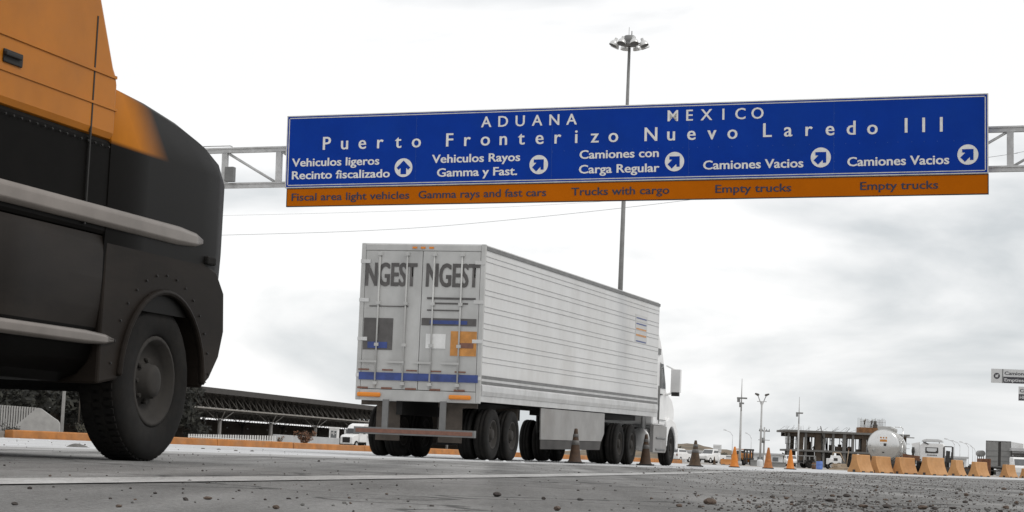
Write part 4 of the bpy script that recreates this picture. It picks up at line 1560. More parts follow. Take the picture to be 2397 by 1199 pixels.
# ------------------------------------------------------------------ road barriers
JP = [(-.30, 0), (.30, 0), (.30, .065), (.155, .27), (.105, .70), (.085, .72), (-.085, .72), (-.105, .70), (-.155, .27), (-.30, .065)]
def barrier(pxc, Y, h, ln, ang, label, m=barrier_orange):
    o = thing('road_barrier', label, 'road barrier', base(pxc, Y), R(ang), 'orange barriers lined up at the edge of the yard')
    k = h / .72
    # flared foot, curved up to a narrow top
    prof = []
    for t in range(9):
        s = t / 8
        prof.append((.31 - .20 * (1 - (1 - s) ** 2.0), .05 + s * .65))
    right = [(.31, 0)] + prof + [(.09, .72)]
    poly = [(x * k, z * k) for x, z in right] + [(-x * k, z * k) for x, z in right[::-1]]
    b = B()
    b.prism(poly, -ln / 2, ln / 2, 'x')
    b.build('body', m, o, bevel=.015)
    b = B()
    for x in (-ln * .30, ln * .30):
        b.span(x - .11, x + .11, -.32 * k, .32 * k, -.001, .055)
    b.span(-ln / 2 - .003, -ln / 2 + .002, -.06, .06, .0, .10)
    b.build('fork_slot', dark_box, o)
    return o
bars_ = [(2015, 79, .69, 1.05, 50, 'leftmost orange barrier, in front of the plank stack and the tanker'),
         (2062, 80, .66, 1.05, 46, 'second orange barrier from the left, right below the tanker'),
         (2118, 80.5, .66, 1.05, 44, 'orange barrier below the rusty steel slab, third from the left'),
         (2184, 80, .71, 1.35, 48, 'largest orange barrier, in front of the white cab with the roof visor'),
         (2240, 92, .72, .98, 58, 'orange barrier just right of the largest one, touching its edge'),
         (2292, 98, .71, 1.15, 48, 'orange barrier below the brown box beside the grey van trailer'),
         (2361, 112, .71, 1.12, 50, 'orange barrier below the right edge of the grey van trailer'),
         (2406, 118, .55, 1.2, 46, 'orange barrier cut off by the right edge of the picture')]
for a in bars_:
    barrier(*a)
barrier(1700, 150, .42, .9, 12, 'low orange block left of the orange forklift behind the bright cone', machine_orange)

# ------------------------------------------------------------------ loose stones
def stone_mesh(seed, r, m):
    rg = random.Random(seed)
    bm = bmesh.new()
    bmesh.ops.create_icosphere(bm, subdivisions=2, radius=r)
    o3 = Vector((rg.uniform(-50, 50), rg.uniform(-50, 50), 0))
    sx, sy, sz = rg.uniform(.85, 1.15), rg.uniform(.6, .9), rg.uniform(.42, .62)
    cuts = [(Vector((rg.gauss(0, 1), rg.gauss(0, 1), rg.gauss(0, 1))).normalized(), r * rg.uniform(.55, .85)) for _ in range(7)]
    for v in bm.verts:
        for n, dd in cuts:
            e = v.co.dot(n) - dd
            if e > 0:
                v.co -= n * e * .9
        v.co += v.co.normalized() * r * .12 * noise.noise(v.co / r * 1.3 + o3)
        v.co = Vector((v.co.x * sx, v.co.y * sy, v.co.z * sz))
    zmin = min(v.co.z for v in bm.verts)
    for v in bm.verts:
        v.co.z -= zmin + r * .08
    me = bpy.data.meshes.new('stone')
    bm.to_mesh(me)
    bm.free()
    me.materials.append(m)
    return me
BIG = {(1660, 1181): 'largest brown stone on the near asphalt, right of the middle at the bottom',
       (486, 1170): 'lone dark stone low on the left part of the near asphalt',
       (1163, 1163): 'dark stone near the bottom middle with a smaller pebble beside it',
       (1358, 1172): 'dark split stone between the middle stone and the largest brown stone',
       (1982, 1164): 'flat-topped dark stone, the right of a close pair below the barriers',
       (1948, 1163): 'brown rounded stone, the left of a close pair below the barriers'}
spots = [(1660, 1181, 37), (486, 1170, 21), (1163, 1163, 26), (1358, 1172, 19), (1948, 1163, 15), (1982, 1164, 19), (1305, 1196, 24), (1944, 1175, 20),
         (1774, 1185, 13), (2020, 1190, 26), (2074, 1190, 24), (2160, 1193, 27), (2188, 1194, 16), (2245, 1147, 13), (2350, 1147, 14), (1272, 1170, 15),
         (645, 1192, 20), (695, 1167, 9), (708, 1184, 13), (278, 1188, 16), (35, 1183, 17), (1590, 1187, 20), (1627, 1158, 10), (1811, 1163, 12), (1840, 1169, 15),
         (1963, 1165, 10), (1777, 1189, 14), (2005, 1164, 13), (2313, 1196, 20), (2380, 1180, 16), (2260, 1178, 15), (2130, 1176, 13), (2230, 1192, 18),
         (2095, 1168, 12), (2355, 1192, 18), (560, 1150, 9), (905, 1158, 9), (1010, 1186, 12), (1440, 1150, 9), (1525, 1168, 10), (155, 1170, 9), (820, 1180, 10),
         (2185, 1162, 12), (2290, 1163, 13), (2050, 1150, 10), (2120, 1155, 10), (2390, 1160, 13)]
for i, (px, py, wpx) in enumerate(spots):
    p = ground_at(px, py)
    r = wpx * p.y / 4700 / 2 * .95
    me = stone_mesh(100 + i, r, (stone_a, stone_b, stone_a, stone_c, stone_b)[i % 5] if i else stone_b)
    o = bpy.data.objects.new('stone', me)
    col.objects.link(o)
    o.location = p
    o.rotation_euler = (0, 0, random.uniform(-.5, .5))
    if (px, py) in BIG:
        tag(o, BIG[(px, py)], 'stone', 'larger stones')
    elif px > 1900:
        tag(o, 'small angular stone among the gravel below the orange barriers', 'stone', 'small stones in the gravel on the right')
    else:
        tag(o, 'small loose stone on the bare asphalt left of the gravel', 'stone', 'small stones on the bare asphalt')

def gravel(n, seed):
    rg = random.Random(seed)
    ico = bmesh.new()
    bmesh.ops.create_icosphere(ico, subdivisions=1, radius=1.0)
    iv = [v.co.copy() for v in ico.verts]
    fi = [tuple(v.index for v in f.verts) for f in ico.faces]
    ico.free()
    verts, faces, mi = [], [], []
    made = 0
    while made < n:
        y = 4.6 * (50 / 4.6) ** rg.random()
        x = rg.uniform(-.28, .30) * y
        u = x / y
        dens = .035 + .965 * max(0, min(1, (u - .04 - .25 / y) / .11))
        dens *= .35 + 1.3 * max(0, noise.noise(Vector((x * .9, y * .35, 3.3))) + .35)
        if rg.random() > dens:
            continue
        if y > 30 and x > 8.5 + (y - 48) * .4 and y > 48:
            continue
        made += 1
        r = .0030 * math.exp(abs(rg.gauss(0, .50))) * (1.0 if y < 12 else 1.0 + (y - 12) * .025)
        r = min(r, .019)
        a = rg.uniform(0, 6.28)
        ca, sa = math.cos(a), math.sin(a)
        sx, sy, sz = rg.uniform(.8, 1.5), rg.uniform(.6, 1.0), rg.uniform(.45, .8)
        i0 = len(verts)
        for c in iv:
            k = r * rg.uniform(.72, 1.12)
            X, Y, Z = c.x * sx * k, c.y * sy * k, c.z * sz * k
            verts.append((x + X * ca - Y * sa, y + X * sa + Y * ca, max(-.001, Z + r * sz * .55)))
        m = rg.choice((0, 0, 0, 1, 2, 2))
        for f in fi:
            faces.append((f[0] + i0, f[1] + i0, f[2] + i0))
            mi.append(m)
    me = bpy.data.meshes.new('gravel')
    me.from_pydata(verts, [], faces)
    for m in (stone_a, stone_b, stone_c):
        me.materials.append(m)
    me.polygons.foreach_set('material_index', mi)
    o = bpy.data.objects.new('gravel', me)
    col.objects.link(o)
    return tag(o, 'loose gravel strewn over the asphalt, thickest on the right', 'gravel', kind='stuff')
gravel(6000, 77)
# ------------------------------------------------------------------ hills and far ground cover
def ridge(name, Y, pts, depth, m):
    """a low ridge: pts = (px, height above the eye level in pixels)"""
    b = B()
    secs = []
    n = 90
    px0, px1 = pts[0][0], pts[-1][0]
    for i in range(n + 1):
        px = px0 + (px1 - px0) * i / n
        for (a, ha), (c, hc) in zip(pts, pts[1:]):
            if a <= px <= c:
                h = ha + (hc - ha) * (px - a) / (c - a)
        h = max(1.5, h + 2.2 * noise.noise(Vector((px * .045, Y, 0))) + 1.2 * noise.noise(Vector((px * .16, Y, 5))))
        top = h * Y / 4700 + EYE
        p = base(px, Y)
        sec = []
        for j in range(9):
            s = j / 8
            z = top * math.sin(s * PI) ** .7 if 0 < j < 8 else -.2
            z *= 1 + .10 * noise.noise(Vector((px * .11, j * 1.7, 2)))
            sec.append((p.x * (1 + (s - .5) * depth / Y), Y + (s - .5) * depth, z))
        secs.append(sec)
    b.loft(secs, smooth=True)
    return tag(b.build(name, m), kind='structure')
ridge('hill', 1100, [(1300, 10), (1480, 26), (1580, 41), (1630, 40), (1670, 32), (1720, 29), (1760, 24), (1840, 19), (1930, 15), (2060, 12), (2250, 10), (2500, 9)], 260, hill_mat)
def scrub(px0, px1, Y, hpx, n, seed, label, mats, size):
    rg = random.Random(seed)
    verts, faces, mi = [], [], []
    for i in range(n):
        px = rg.uniform(px0, px1)
        yy = Y + rg.uniform(-8, 8)
        lump = .55 + .9 * max(0, noise.noise(Vector((px * .05, seed, 0))) + .2)
        z = rg.random() ** 1.4 * hpx * Y / 4700 * lump
        p = base(px, yy, z)
        s = size * rg.uniform(.5, 1.5)
        a = Vector((rg.gauss(0, 1), rg.gauss(0, 1), rg.gauss(0, 1))).normalized()
        b2 = a.orthogonal().normalized()
        i0 = len(verts)
        verts += [p - a * s, p + b2 * s * .6, p + a * s, p - b2 * s * .6]
        faces.append((i0, i0 + 1, i0 + 2, i0 + 3))
        mi.append(rg.randrange(len(mats)))
    me = bpy.data.meshes.new('scrub')
    me.from_pydata([tuple(v) for v in verts], [], faces)
    for m in mats:
        me.materials.append(m)
    me.polygons.foreach_set('material_index', mi)
    o = bpy.data.objects.new('scrub', me)
    col.objects.link(o)
    return tag(o, label, 'scrub', kind='stuff')
scrub(1560, 1850, 420, 24, 5200, 3, 'dark scrub and low trees behind the parked white cars', (leaf_dark, leaf_olive, leaf_olive, leaf_mid), .55)
scrub(1840, 2460, 520, 13, 4200, 4, 'low dark scrub along the far side of the yard', (leaf_dark, leaf_olive, leaf_mid), .6)

# ------------------------------------------------------------------ masts, lamps and poles on the right
def mast(px, Y, ytop, label, r=.07, bits=()):
    o = thing('radio_mast', label, 'mast', base(px, Y))
    h = zat(px, ytop, Y)
    b = B()
    b.tube((0, 0, 0), (0, 0, h * .62), r * 1.5, r * 1.2, n=8)
    b.tube((0, 0, h * .62), (0, 0, h), r, r * .35, n=8)
    b.tube((0, 0, 0), (0, 0, .3), r * 3, r * 2.6, n=8)
    b.build('pole', pale_pole, o)
    for py, wd in bits:
        z = zat(px, py, Y)
        b = B()
        b.span(-wd * .8, wd, -.05, .05, z - .06, z + .06)
        b.box((-wd * .5, 0, z - .16), (wd * .5, .12, .28))
        b.build('bracket', mast_mat, o)
    return o
mast(1731, 150, 886, 'tall slim pale mast left of the twin floodlight pole', .062, ((932, .42), (944, .2)))
mast(1867, 165, 929, 'slim pale mast standing before the left part of the building frame', .055, ((967, .32),))
def twin_lamp(px, Y):
    o = thing('street_lamp', 'pale post carrying two floodlights on a Y shaped arm over a concrete foot', 'street lamp', base(px, Y))
    h = zat(px, 940, Y)
    ht = zat(px, 924, Y)
    b = B()
    b.tube((0, 0, .4), (0, 0, h), .075, .055, n=10)
    b.build('post', pale_pole, o)
    b = B()
    b.lathe([(.20, 0), (.20, .30), (.18, .38), (.12, .44), (0, .45)], 16)
    b.build('foot', board_white, o)
    for s in (-1, 1):
        b = B()
        b.path([(0, 0, h - .3), (s * .13, 0, h + .05), (s * .26, 0, ht - .06)], .03)
        b.build('arm', pale_pole, o)
        b = B()
        b.prism([(s * .17, ht - .04), (s * .21, ht + .05), (s * .43, ht + .10), (s * .46, ht + .02), (s * .28, ht - .09)], -.12, .12, 'y')
        b.build('lamp_head', prop_mat, o, bevel=.015)
    b = B()
    b.span(-.3, .3, -.03, .03, h - .02, h + .02)
    b.build('crossarm', pale_pole, o)
twin_lamp(1779, 128)
o = thing('utility_pole', 'grey utility pole with crossarm and transformer just right of the twin floodlights', 'utility pole', base(1787, 230))
b = B()
h = zat(1787, 1000, 230)
b.tube((0, 0, 0), (0, 0, h), .13, .09, n=8)
b.build('pole', pale_pole, o)
b = B()
z = zat(1787, 1009, 230)
b.span(-.62, .62, -.06, .06, z - .06, z + .06)
for x in (-.55, -.25, .25, .55):
    b.tube((x, 0, z + .06), (x, 0, z + .24), .035, n=6)
b.build('crossarm', prop_mat, o)
z = zat(1787, 1030, 230)
b = B()
b.tube((-.18, -.28, z - .35), (-.18, -.28, z + .25), .2, n=12)
b.span(-.7, .6, -.3, -.24, z - .05, z + .02)
b.build('transformer', mast_mat, o)
def arm_lamp(px, Y, ytop, side, label, group, reach=20):
    o = thing('street_lamp', label, 'street lamp', base(px, Y), 0, group)
    h = zat(px, ytop + 8, Y)
    ht = zat(px, ytop, Y)
    r_ = reach * Y / 4700
    b = B()
    b.tube((0, 0, 0), (0, 0, h - .3), .10, .06, n=8)
    b.build('post', far_pole, o)
    b = B()
    b.path([(0, 0, h - .3), (side * r_ * .25, 0, h + (ht - h) * .45), (side * r_ * .8, 0, ht)], .05, 5)
    b.build('arm', far_pole, o)
    b = B()
    b.prism([(side * r_ * .75, ht - .08), (side * r_ * .78, ht + .12), (side * r_ * 1.08, ht + .16), (side * r_ * 1.12, ht)], -.16, .16, 'y')
    b.build('lamp_head', far_pole, o, bevel=.02)
arm_lamp(1713, 360, 1008, -1, 'faint distant lamp with its arm to the left, above the billboard', 'distant street lamps on the left')
arm_lamp(1757, 380, 1015, -1, 'faint distant lamp between the pale mast and the twin floodlights', 'distant street lamps on the left', 13)
for px, Y, yt, rc in ((2233, 330, 1029, 22), (2246, 360, 1033, 20), (2266, 400, 1036, 20), (2276, 440, 1039, 17), (2282, 480, 1046, 10)):
    arm_lamp(px, Y, yt, -1, 'faint distant street lamp in the row between the white cab and the grey van trailer', 'distant street lamps on the right', rc)
o = thing('billboard', 'pale billboard on two legs in front of the brown hill', 'billboard', base(1678, 395))
b = B()
w_ = 9.5 * 395 / 4700
z0, z1 = zat(1678, 1058, 395), zat(1678, 1041, 395)
b.span(-w_, w_, -.15, .15, z0, z1)
b.build('panel', board_white, o)
b = B()
b.span(-w_ * .8, w_ * .85, -.18, -.151, z0 + (z1 - z0) * .30, z0 + (z1 - z0) * .44)
b.span(-w_ * .8, w_ * .7, -.18, -.151, z0 + (z1 - z0) * .62, z0 + (z1 - z0) * .82)
b.build('printed_bands', board_grey, o)
for x in (-w_ * .7, w_ * .7):
    b = B()
    b.tube((x, 0, 0), (x, 0, z0), .12, n=8)
    b.build('leg', far_pole, o)
def low_house(px0, px1, ytop, Y, label, m=board_white, roof=wall_grey, name='low_building'):
    o = thing(name, label, 'building', base((px0 + px1) / 2, Y))
    w_ = (px1 - px0) * Y / 4700 / 2
    h = zat((px0 + px1) / 2, ytop, Y)
    b = B()
    b.span(-w_, w_, 0, 7, 0, h - .3)
    b.build('wall', m, o)
    b = B()
    b.span(-w_ - .25, w_ + .25, -.3, 7.3, h - .3, h)
    b.build('roof', roof, o)
    n = max(1, int(w_ * 2 / 2.6))
    for k in range(n):
        x = -w_ + (k + .5) * 2 * w_ / n
        b = B()
        b.span(x - .5, x + .5, -.04, .02, h * .35, h * .68)
        b.build('window', glass_far, o)
    return o
low_house(1604, 1648, 1054, 330, 'low white building behind the dark cone and the parked cars')
low_house(1762, 1832, 1061, 350, 'long pale low shed behind the twin floodlight pole')
low_house(2234, 2262, 1069, 290, 'low grey white shed right of the white cab, behind the barriers')
o = low_house(2371, 2470, 1051, 205, 'light grey flat roofed building at the right edge behind the barriers', board_grey, wall_grey)
b = B()
b.span(-2.3, 2.2, -.35, -.06, zat(2400, 1066, 205), zat(2400, 1062, 205))
b.span(-2.3, 2.2, -.22, -.02, zat(2400, 1076, 205), zat(2400, 1069, 205))
b.build('awning', dark_box, o)

# ------------------------------------------------------------------ building under construction
CY = 430.0
PX = CY / 4700
cb = thing('unfinished_building', 'unfinished two storey concrete frame full of props and timber, rebar on its roof', 'building', base(1981, CY))
cb.rotation_euler = (0, 0, R(-1.0))
def cx_(px):
    return (px - 1981) * PX
def cz_(py, px=1981):
    return zat(px, py, CY)
zr1, zr0 = cz_(1011.5), cz_(1018)
zf1, zf0 = cz_(1056.5), cz_(1061)
xa, xb = cx_(1833), cx_(2127)
b = B()
b.span(xa, xb, 0, 13, zr0 + .15, zr1)
b.build('roof_slab', slab_grey, cb)
b = B()
b.span(cx_(1842), cx_(2122), .2, 13, zf0, zf1)
b.build('floor_slab', slab_grey, cb)
b = B()
b.span(cx_(1843), cx_(2118), .6, .95, zr0 - .75, zr0 + .12)
for y in (5.5, 12.0):
    b.span(cx_(1843), cx_(2118), y, y + .35, zr0 - .7, zr0 + .12)
b.span(xa - .8, xa + 3.5, -.35, -.25, zr0 - .05, zr0 + .10)
b.span(xb - 4.5, xb + .9, -.35, -.25, zr0 - .15, zr0 + .02)
b.build('roof_formwork', formwork, cb)
cols = [(1846, .45), (1874, 1.1), (1886, .5), (1917, 1.6), (1926, .8), (1950, .5), (1976, .7), (1996, .5), (2022, 1.0), (2038, 1.3), (2112, 1.5)]
for px, wd in cols:
    b = B()
    b.span(cx_(px) - wd / 2, cx_(px) + wd / 2, .5, 1.3, 0, zr0 + .14)
    b.build('column', formwork if wd > .9 else slab_grey, cb)
for px in (1865, 1903, 1934, 1990, 2030, 2105):
    b = B()
    b.span(cx_(px) - .3, cx_(px) + .3, 8.0, 9.0, 0, zr0 + .14)
    b.build('column', formwork, cb)
rg = random.Random(8)
for k in range(90):
    b = B()
    px = rg.uniform(1840, 2122)
    y = rg.choice((1.5, 3.0, 4.5, 6.5, 10.0))
    x = cx_(px)
    b.tube((x, y, zf1), (x + rg.uniform(-.15, .15), y, zr0 - .02), .095, n=4)
    b.build('prop', prop_mat, cb)
b = B()
for k in range(9):
    px = rg.uniform(1845, 2115)
    b.tube((cx_(px), .8, zf1), (cx_(px) + rg.uniform(-2.2, 2.2), 1.6, zf1 + 2.2), .08, n=4)
for z in (zf1 + 1.1, zf1 + 2.1):
    b.tube((cx_(1838), .4, z), (cx_(1866), .4, z), .05, n=4)
    b.tube((cx_(2114), .4, z), (cx_(2128), .4, z), .05, n=4)
b.tube((cx_(1838), -.3, zf1 + 1), (cx_(1836), -.3, zr0), .07, n=4)
b.tube((cx_(1926), -.4, zf1 + 2.4), (cx_(1918), -.4, zr1 + 1.0), .10, n=5)
b.build('bracing', prop_mat, cb)
for px0, px1, h_ in ((1870, 1882, 1.0), (1893, 1900, .5), (1914, 1926, .62), (1943, 1950, .35), (1964, 1972, .4), (1988, 1994, .3), (2020, 2030, .5), (2104, 2118, 1.0)):
    b = B()
    b.span(cx_(px0), cx_(px1), 2.2, 2.6, zf1, zf1 + (zr0 - zf1) * h_)
    b.build('panel', formwork, cb)
for k in range(14):
    px = rg.uniform(1880, 2030)
    hh = rg.uniform(.3, 1.1)
    b = B()
    b.span(cx_(px), cx_(px) + rg.uniform(.3, 1.2), 1.2, 2.0, zf1, zf1 + hh)
    b.build('timber_stack', formwork, cb)
for px0, px1 in ((1843, 1868), (1874, 1912), (1921, 1958), (1964, 2012), (2018, 2060), (2066, 2118)):
    b = B()
    b.span(cx_(px0), cx_(px1), 4.2, 4.6, 0, zf0)
    b.build('wall', block_mat, cb)
b = B()
b.span(cx_(2014), cx_(2078), 3.0, 7.0, zr1 - .02, cz_(1001, 2045))
b.build('stair_tower_formwork', formwork_orange, cb)
b = B()
zt0, zt1 = cz_(1001, 2045), cz_(977, 2045)
for k in range(22):
    x = cx_(2017) + k * (cx_(2075) - cx_(2017)) / 21
    for y in (3.2, 6.8):
        b.tube((x, y, zt0), (x + rg.uniform(-.05, .05), y, zt1 - rg.uniform(0, .6)), .035, n=3)
for z in (zt0 + .3, zt0 + 1.2):
    b.tube((cx_(2016), 3.15, z), (cx_(2076), 3.15, z), .03, n=3)
b.build('rebar_cage', rebar_mat, cb)
b = B()
for k in range(34):
    x = cx_(rg.uniform(1838, 2012))
    b.tube((x, rg.choice((.6, 6, 12)), zr1), (x + rg.uniform(-.1, .1), 1, zr1 + rg.uniform(.4, 1.1)), .03, n=3)
b.build('starter_bars', rebar_mat, cb)

def worker(loc, rz, label, arms, lean=0.0):
    """one continuous skinned body with hat; arms = (left hand, right hand) offsets"""
    bm = bmesh.new()
    lay = bm.verts.layers.skin.verify()
    def V(co, r):
        v = bm.verts.new(Vector(co) + Vector((lean * co[2], 0, 0)))
        v[lay].radius = (r, r)
        return v
    pel = V((0, 0, .92), .14)
    wai = V((0, 0, 1.10), .135)
    che = V((0, 0, 1.34), .155)
    nek = V((0, 0, 1.50), .065)
    hed = V((0, 0, 1.64), .105)
    E_ = [(pel, wai), (wai, che), (che, nek), (nek, hed)]
    for s in (-1, 1):
        hip, kn, an, to = V((s * .10, 0, .84), .095), V((s * .12, .03, .47), .07), V((s * .12, -.02, .09), .05), V((s * .14, -.16, .05), .045)
        E_ += [(pel, hip), (hip, kn), (kn, an), (an, to)]
        sh = V((s * .20, 0, 1.42), .065)
        el, ha = arms[0 if s < 0 else 1]
        e = V(el, .05)
        h_ = V(ha, .04)
        E_ += [(che, sh), (sh, e), (e, h_)]
    for a, c in E_:
        bm.edges.new((a, c))
    layer = bm.verts.layers.skin.active
    me = bpy.data.meshes.new('person')
    bm.to_mesh(me)
    bm.free()
    o = bpy.data.objects.new('person', me)
    col.objects.link(o)
    me.materials.append(worker_mat)
    sk = o.modifiers.new('skin', 'SKIN')
    ss_ = o.modifiers.new('smooth', 'SUBSURF')
    ss_.levels = ss_.render_levels = 1
    if me.skin_vertices:
        me.skin_vertices[0].data[0].use_root = True
    o.location = loc
    o.rotation_euler = (0, 0, rz)
    tag(o, label, 'person', 'workers on the unfinished building')
    b = B()
    b.lathe([(.17, 0), (.13, .015), (.125, .07), (.08, .12), (0, .135)], 12, Matrix.Translation((lean * 1.7, 0, 1.69)))
    b.build('hard_hat', hat_mat, o)
    b = B()
    b.lathe([(0, -.07), (.06, -.05), (.085, .02), (.07, .06), (0, .07)], 10, Matrix.Translation((lean * 1.62, -.035, 1.63)))
    b.build('face', skin_mat, o)
    return o
Rz = Matrix.Rotation(cb.rotation_euler.z, 3, 'Z')
def on_tower(px, y, z):
    return cb.location + Rz @ Vector((cx_(px), y, z))
worker(on_tower(2028, 4.0, zt0), .4, 'worker standing upright with one arm stretched out among the rebar on the roof tower', (((-.42, -.1, 1.36), (-.60, -.2, 1.30)), ((.24, -.05, 1.66), (.20, -.12, 1.88))))
worker(on_tower(2043, 4.3, zt0), -.3, 'worker bending forward beside the dark box on the roof tower', (((-.34, -.2, 1.18), (-.30, -.45, 1.02)), ((.30, -.2, 1.18), (.22, -.45, 1.0))), .16)
b = B()
p = on_tower(2053, 4.4, zt0)
b.prism([(-.45, 0), (.55, 0), (.45, .75), (.28, .8), (.28, 1.5), (-.22, 1.5), (-.25, .8), (-.4, .7)], -.4, .4, 'y')
o = b.build('mixer_box', prop_mat)
o.location = p
tag(o, 'dark stepped hopper standing on the roof tower beside the bending worker', 'hopper')

# ------------------------------------------------------------------ tanker, white cab, van trailer
tk = thing('tank_trailer', 'polished steel tank trailer seen from behind above the left orange barriers', 'tank trailer', base(2067, 150), R(-104))
# local +x points at the camera
TR_, TZc = 1.17, zat(2067, 1043, 150)
b = B()
Mx = Matrix.Translation((0, 0, TZc)) @ Matrix.Rotation(R(90), 4, 'Y')
prof = [(0, .30)] + [(TR_ * math.sin(R(a)), .30 * math.cos(R(a)) ** 1.0) for a in (18, 36, 54, 70, 82, 90)] + [(TR_, -.1)]
b.lathe(prof + [(TR_, -10.8)] + [(TR_ * math.sin(R(a)), -10.8 - .30 * math.cos(R(a))) for a in (70, 40)] + [(0, -11.1)], 40, Mx)
b.build('tank', tank_steel, tk)
b = B()
for x in (-.12, -2.4, -5.0, -7.6):
    b.lathe([(TR_ + .001, x - .06), (TR_ + .05, x - .05), (TR_ + .05, x + .05), (TR_ + .001, x + .06)], 40, Mx)
b.build('hoop', tank_matt, tk)
b = B()
zt_ = TZc + TR_
b.prism([(-.36, zt_ - .22), (.36, zt_ - .22), (.5, zt_ + .12), (.5, zt_ + .26), (-.5, zt_ + .26), (-.5, zt_ + .12)], -9.5, -.15, 'x')
b.build('walkway', tank_matt, tk, bevel=.02)
b = B()
b.path([(-.4, .62, zt_ - .1), (-.4, .75, zt_ + .24), (-.4, 1.28, zt_ + .24), (-.4, 1.38, zt_ + .12), (-.4, 1.38, TZc - .4)], .03)
b.path([(-.1, 1.15, TZc + .35), (-.1, 1.35, TZc + .2), (-.1, 1.35, .8)], .035)
b.build('handrail', tank_steel, tk)
b = B()
for yy in (-.20, 0, .20):
    b.box((.295, yy, TZc + .58), (.012, .11, .11), 0)
b.box((.305, 0, TZc + .36), (.012, .52, .17), 0)
b.box((.318, -.02, TZc + .06), (.012, .50, .24), 1)
b.box((.324, .12, TZc + .06), (.012, .2, .2), 2)
b.box((.312, 0, TZc - .52), (.03, .16, .09), 2)
b.build('rear_placards', [decal_orange, board_white, dark_box], tk)
b = B()
b.span(-10.5, -.2, -.5, .5, .78, TZc - TR_ + .12)
b.span(-.1, .12, -1.18, 1.18, .55, .72)
b.build('chassis', dark_box, tk)
for y0 in (-1.1, .75):
    b = B()
    b.span(-.04, -.01, y0, y0 + .4, .25, .8)
    b.build('mudflap', mudflap_mat, tk)
for x in (-1.2, -2.5):
    for s in (-1, 1):
        wheel(tk, x, s * 1.02, .52, .52, .3, s, rim_dusty, 18)

wc = thing('truck_tractor', 'white short cab with a roof visor seen from behind above the largest barrier', 'truck', base(2181, 168), R(-105))
zc0, zc1 = .95, zat(2181, 1038, 168)
b = B()
b.prism([(-1.02, .9), (1.02, .9), (1.02, zc1 - .5), (.98, zc1 - .18), (.86, zc1), (-.86, zc1), (-.98, zc1 - .18), (-1.02, zc1 - .5)], -1.7, 0, 'x')
cab3 = b.build('cab', white_paint, wc, bevel=.06)
b = B()
zw0, zw1 = zat(2181, 1061, 168), zat(2181, 1047.5, 168)
b.prism([(-.56, zw0), (.46, zw0), (.50, zw0 + .08), (.48, zw1), (-.56, zw1)], .003, .02, 'x', 0)
b.prism([(-.46, zw0 + .2), (-.3, zw0 + .12), (.25, zw0 + .12), (.38, zw0 + .22), (.38, zw1 - .06), (-.46, zw1 - .06)], .021, .026, 'x', 1)  # white pane paints in the brightness seen through the cab
b.build('rear_window', [dark_box, board_white], cab3)
b = B()
zv = zat(2181, 1030, 168)
b.prism([(-.90, zv - .17), (-.82, zv - .02), (-.5, zv + .08), (.5, zv + .08), (.82, zv - .02), (.90, zv - .17), (.6, zv - .16), (-.6, zv - .16)], -.9, .02, 'x')
b.tube((-.3, .55, zc1 - .02), (-.3, .55, zv - .1), .04, n=6)
b.tube((-.3, -.55, zc1 - .02), (-.3, -.55, zv - .1), .04, n=6)
b.build('roof_visor', board_white, wc, bevel=.03)
b = B()
b.tube((.06, -.75, zw1 + .42), (.06, -.30, zw1 + .26), .05, n=6)
b.build('air_intake', dark_box, wc)
b = B()
zb = zat(2181, 1066, 168)
for k in range(7):
    b.span(.002, .012, -.42 + k * .12, -.335 + k * .12, zb - .03, zb + .05)
b.build('rear_lettering', dark_box, wc)
b = B()
b.prism([(-1.72, 2.4), (-1.05, 2.55), (-1.02, 2.0), (-1.02, 1.0), (-1.45, .62), (-1.3, 1.1)], -.9, -.1, 'x')
b.build('fender', white_paint, wc)
b = B()
b.span(-4.0, 2.6, -.42, -.32, .55, .85)
b.span(-4.0, 2.6, .32, .42, .55, .85)
b.span(.2, 2.4, -.9, .9, .86, .92)
b.span(-3.4, -1.7, -.9, .9, .7, 1.9)
b.build('chassis', dark_box, wc)
b = B()
b.tube((.1, -1.55, .9), (.1, -1.55, zat(2141, 1047, 168)), .11, n=10)
b.tube((.1, -1.55, zat(2141, 1060, 168)), (.1, -1.55, zat(2141, 1052, 168)), .14, n=10)
b.tube((.1, -1.55, 1.1), (.1, -.9, 1.1), .05, n=8)
b.build('exhaust_stack', dark_box, wc)
for x in (.6, 1.9):
    for s in (-1, 1):
        wheel(wc, x, s * .98, .5, .5, .32, s, rim_dusty, 18)
for s in (-1, 1):
    wheel(wc, -3.0, s * .98, .5, .5, .28, s, rim_dusty, 18)
o = thing('cable_drum_rack', 'dark open frame with hanging hoses right behind the white visor cab', 'rack', base(2221, 160), R(-4))
zt_ = zat(2221, 1046, 160)
b = B()
for x in (-.38, .30):
    b.tube((x, 0, 0), (x, 0, zt_), .04, n=6)
    b.tube((x, .5, 0), (x, .5, zt_ - .05), .04, n=6)
b.path([(-.38, 0, zt_), (.22, 0, zt_), (.30, 0, zt_ - .1)], .04)
b.build('frame', dark_box, o)
b = B()
rg = random.Random(4)
for k in range(9):
    x = rg.uniform(-.3, .22)
    b.tube((x, rg.uniform(.05, .4), .3), (x + rg.uniform(-.1, .1), .2, rg.uniform(.9, zt_ - .2)), rg.uniform(.05, .10), n=6)
b.span(-.36, .28, .0, .5, .0, .55)
b.span(-.2, .2, .08, .44, .9, 1.3)
b.build('hoses', dark_box, o)
b = B()
o = thing('steel_slab', 'rusty red brown flatbed deck tilting behind the gap between tanker and white cab', 'flatbed deck', base(2128, 155))
w_ = 24 * 155 / 4700
za, zb, zc_, zd = zat(2104, 1061, 155), zat(2152, 1068, 155), zat(2152, 1079, 155), zat(2104, 1071, 155)
b.prism([(-w_, zd), (w_, zc_), (w_, zb), (-w_, za)], -.1, 1.6, 'y')
b.build('deck', rust_mat, o)
b = B()
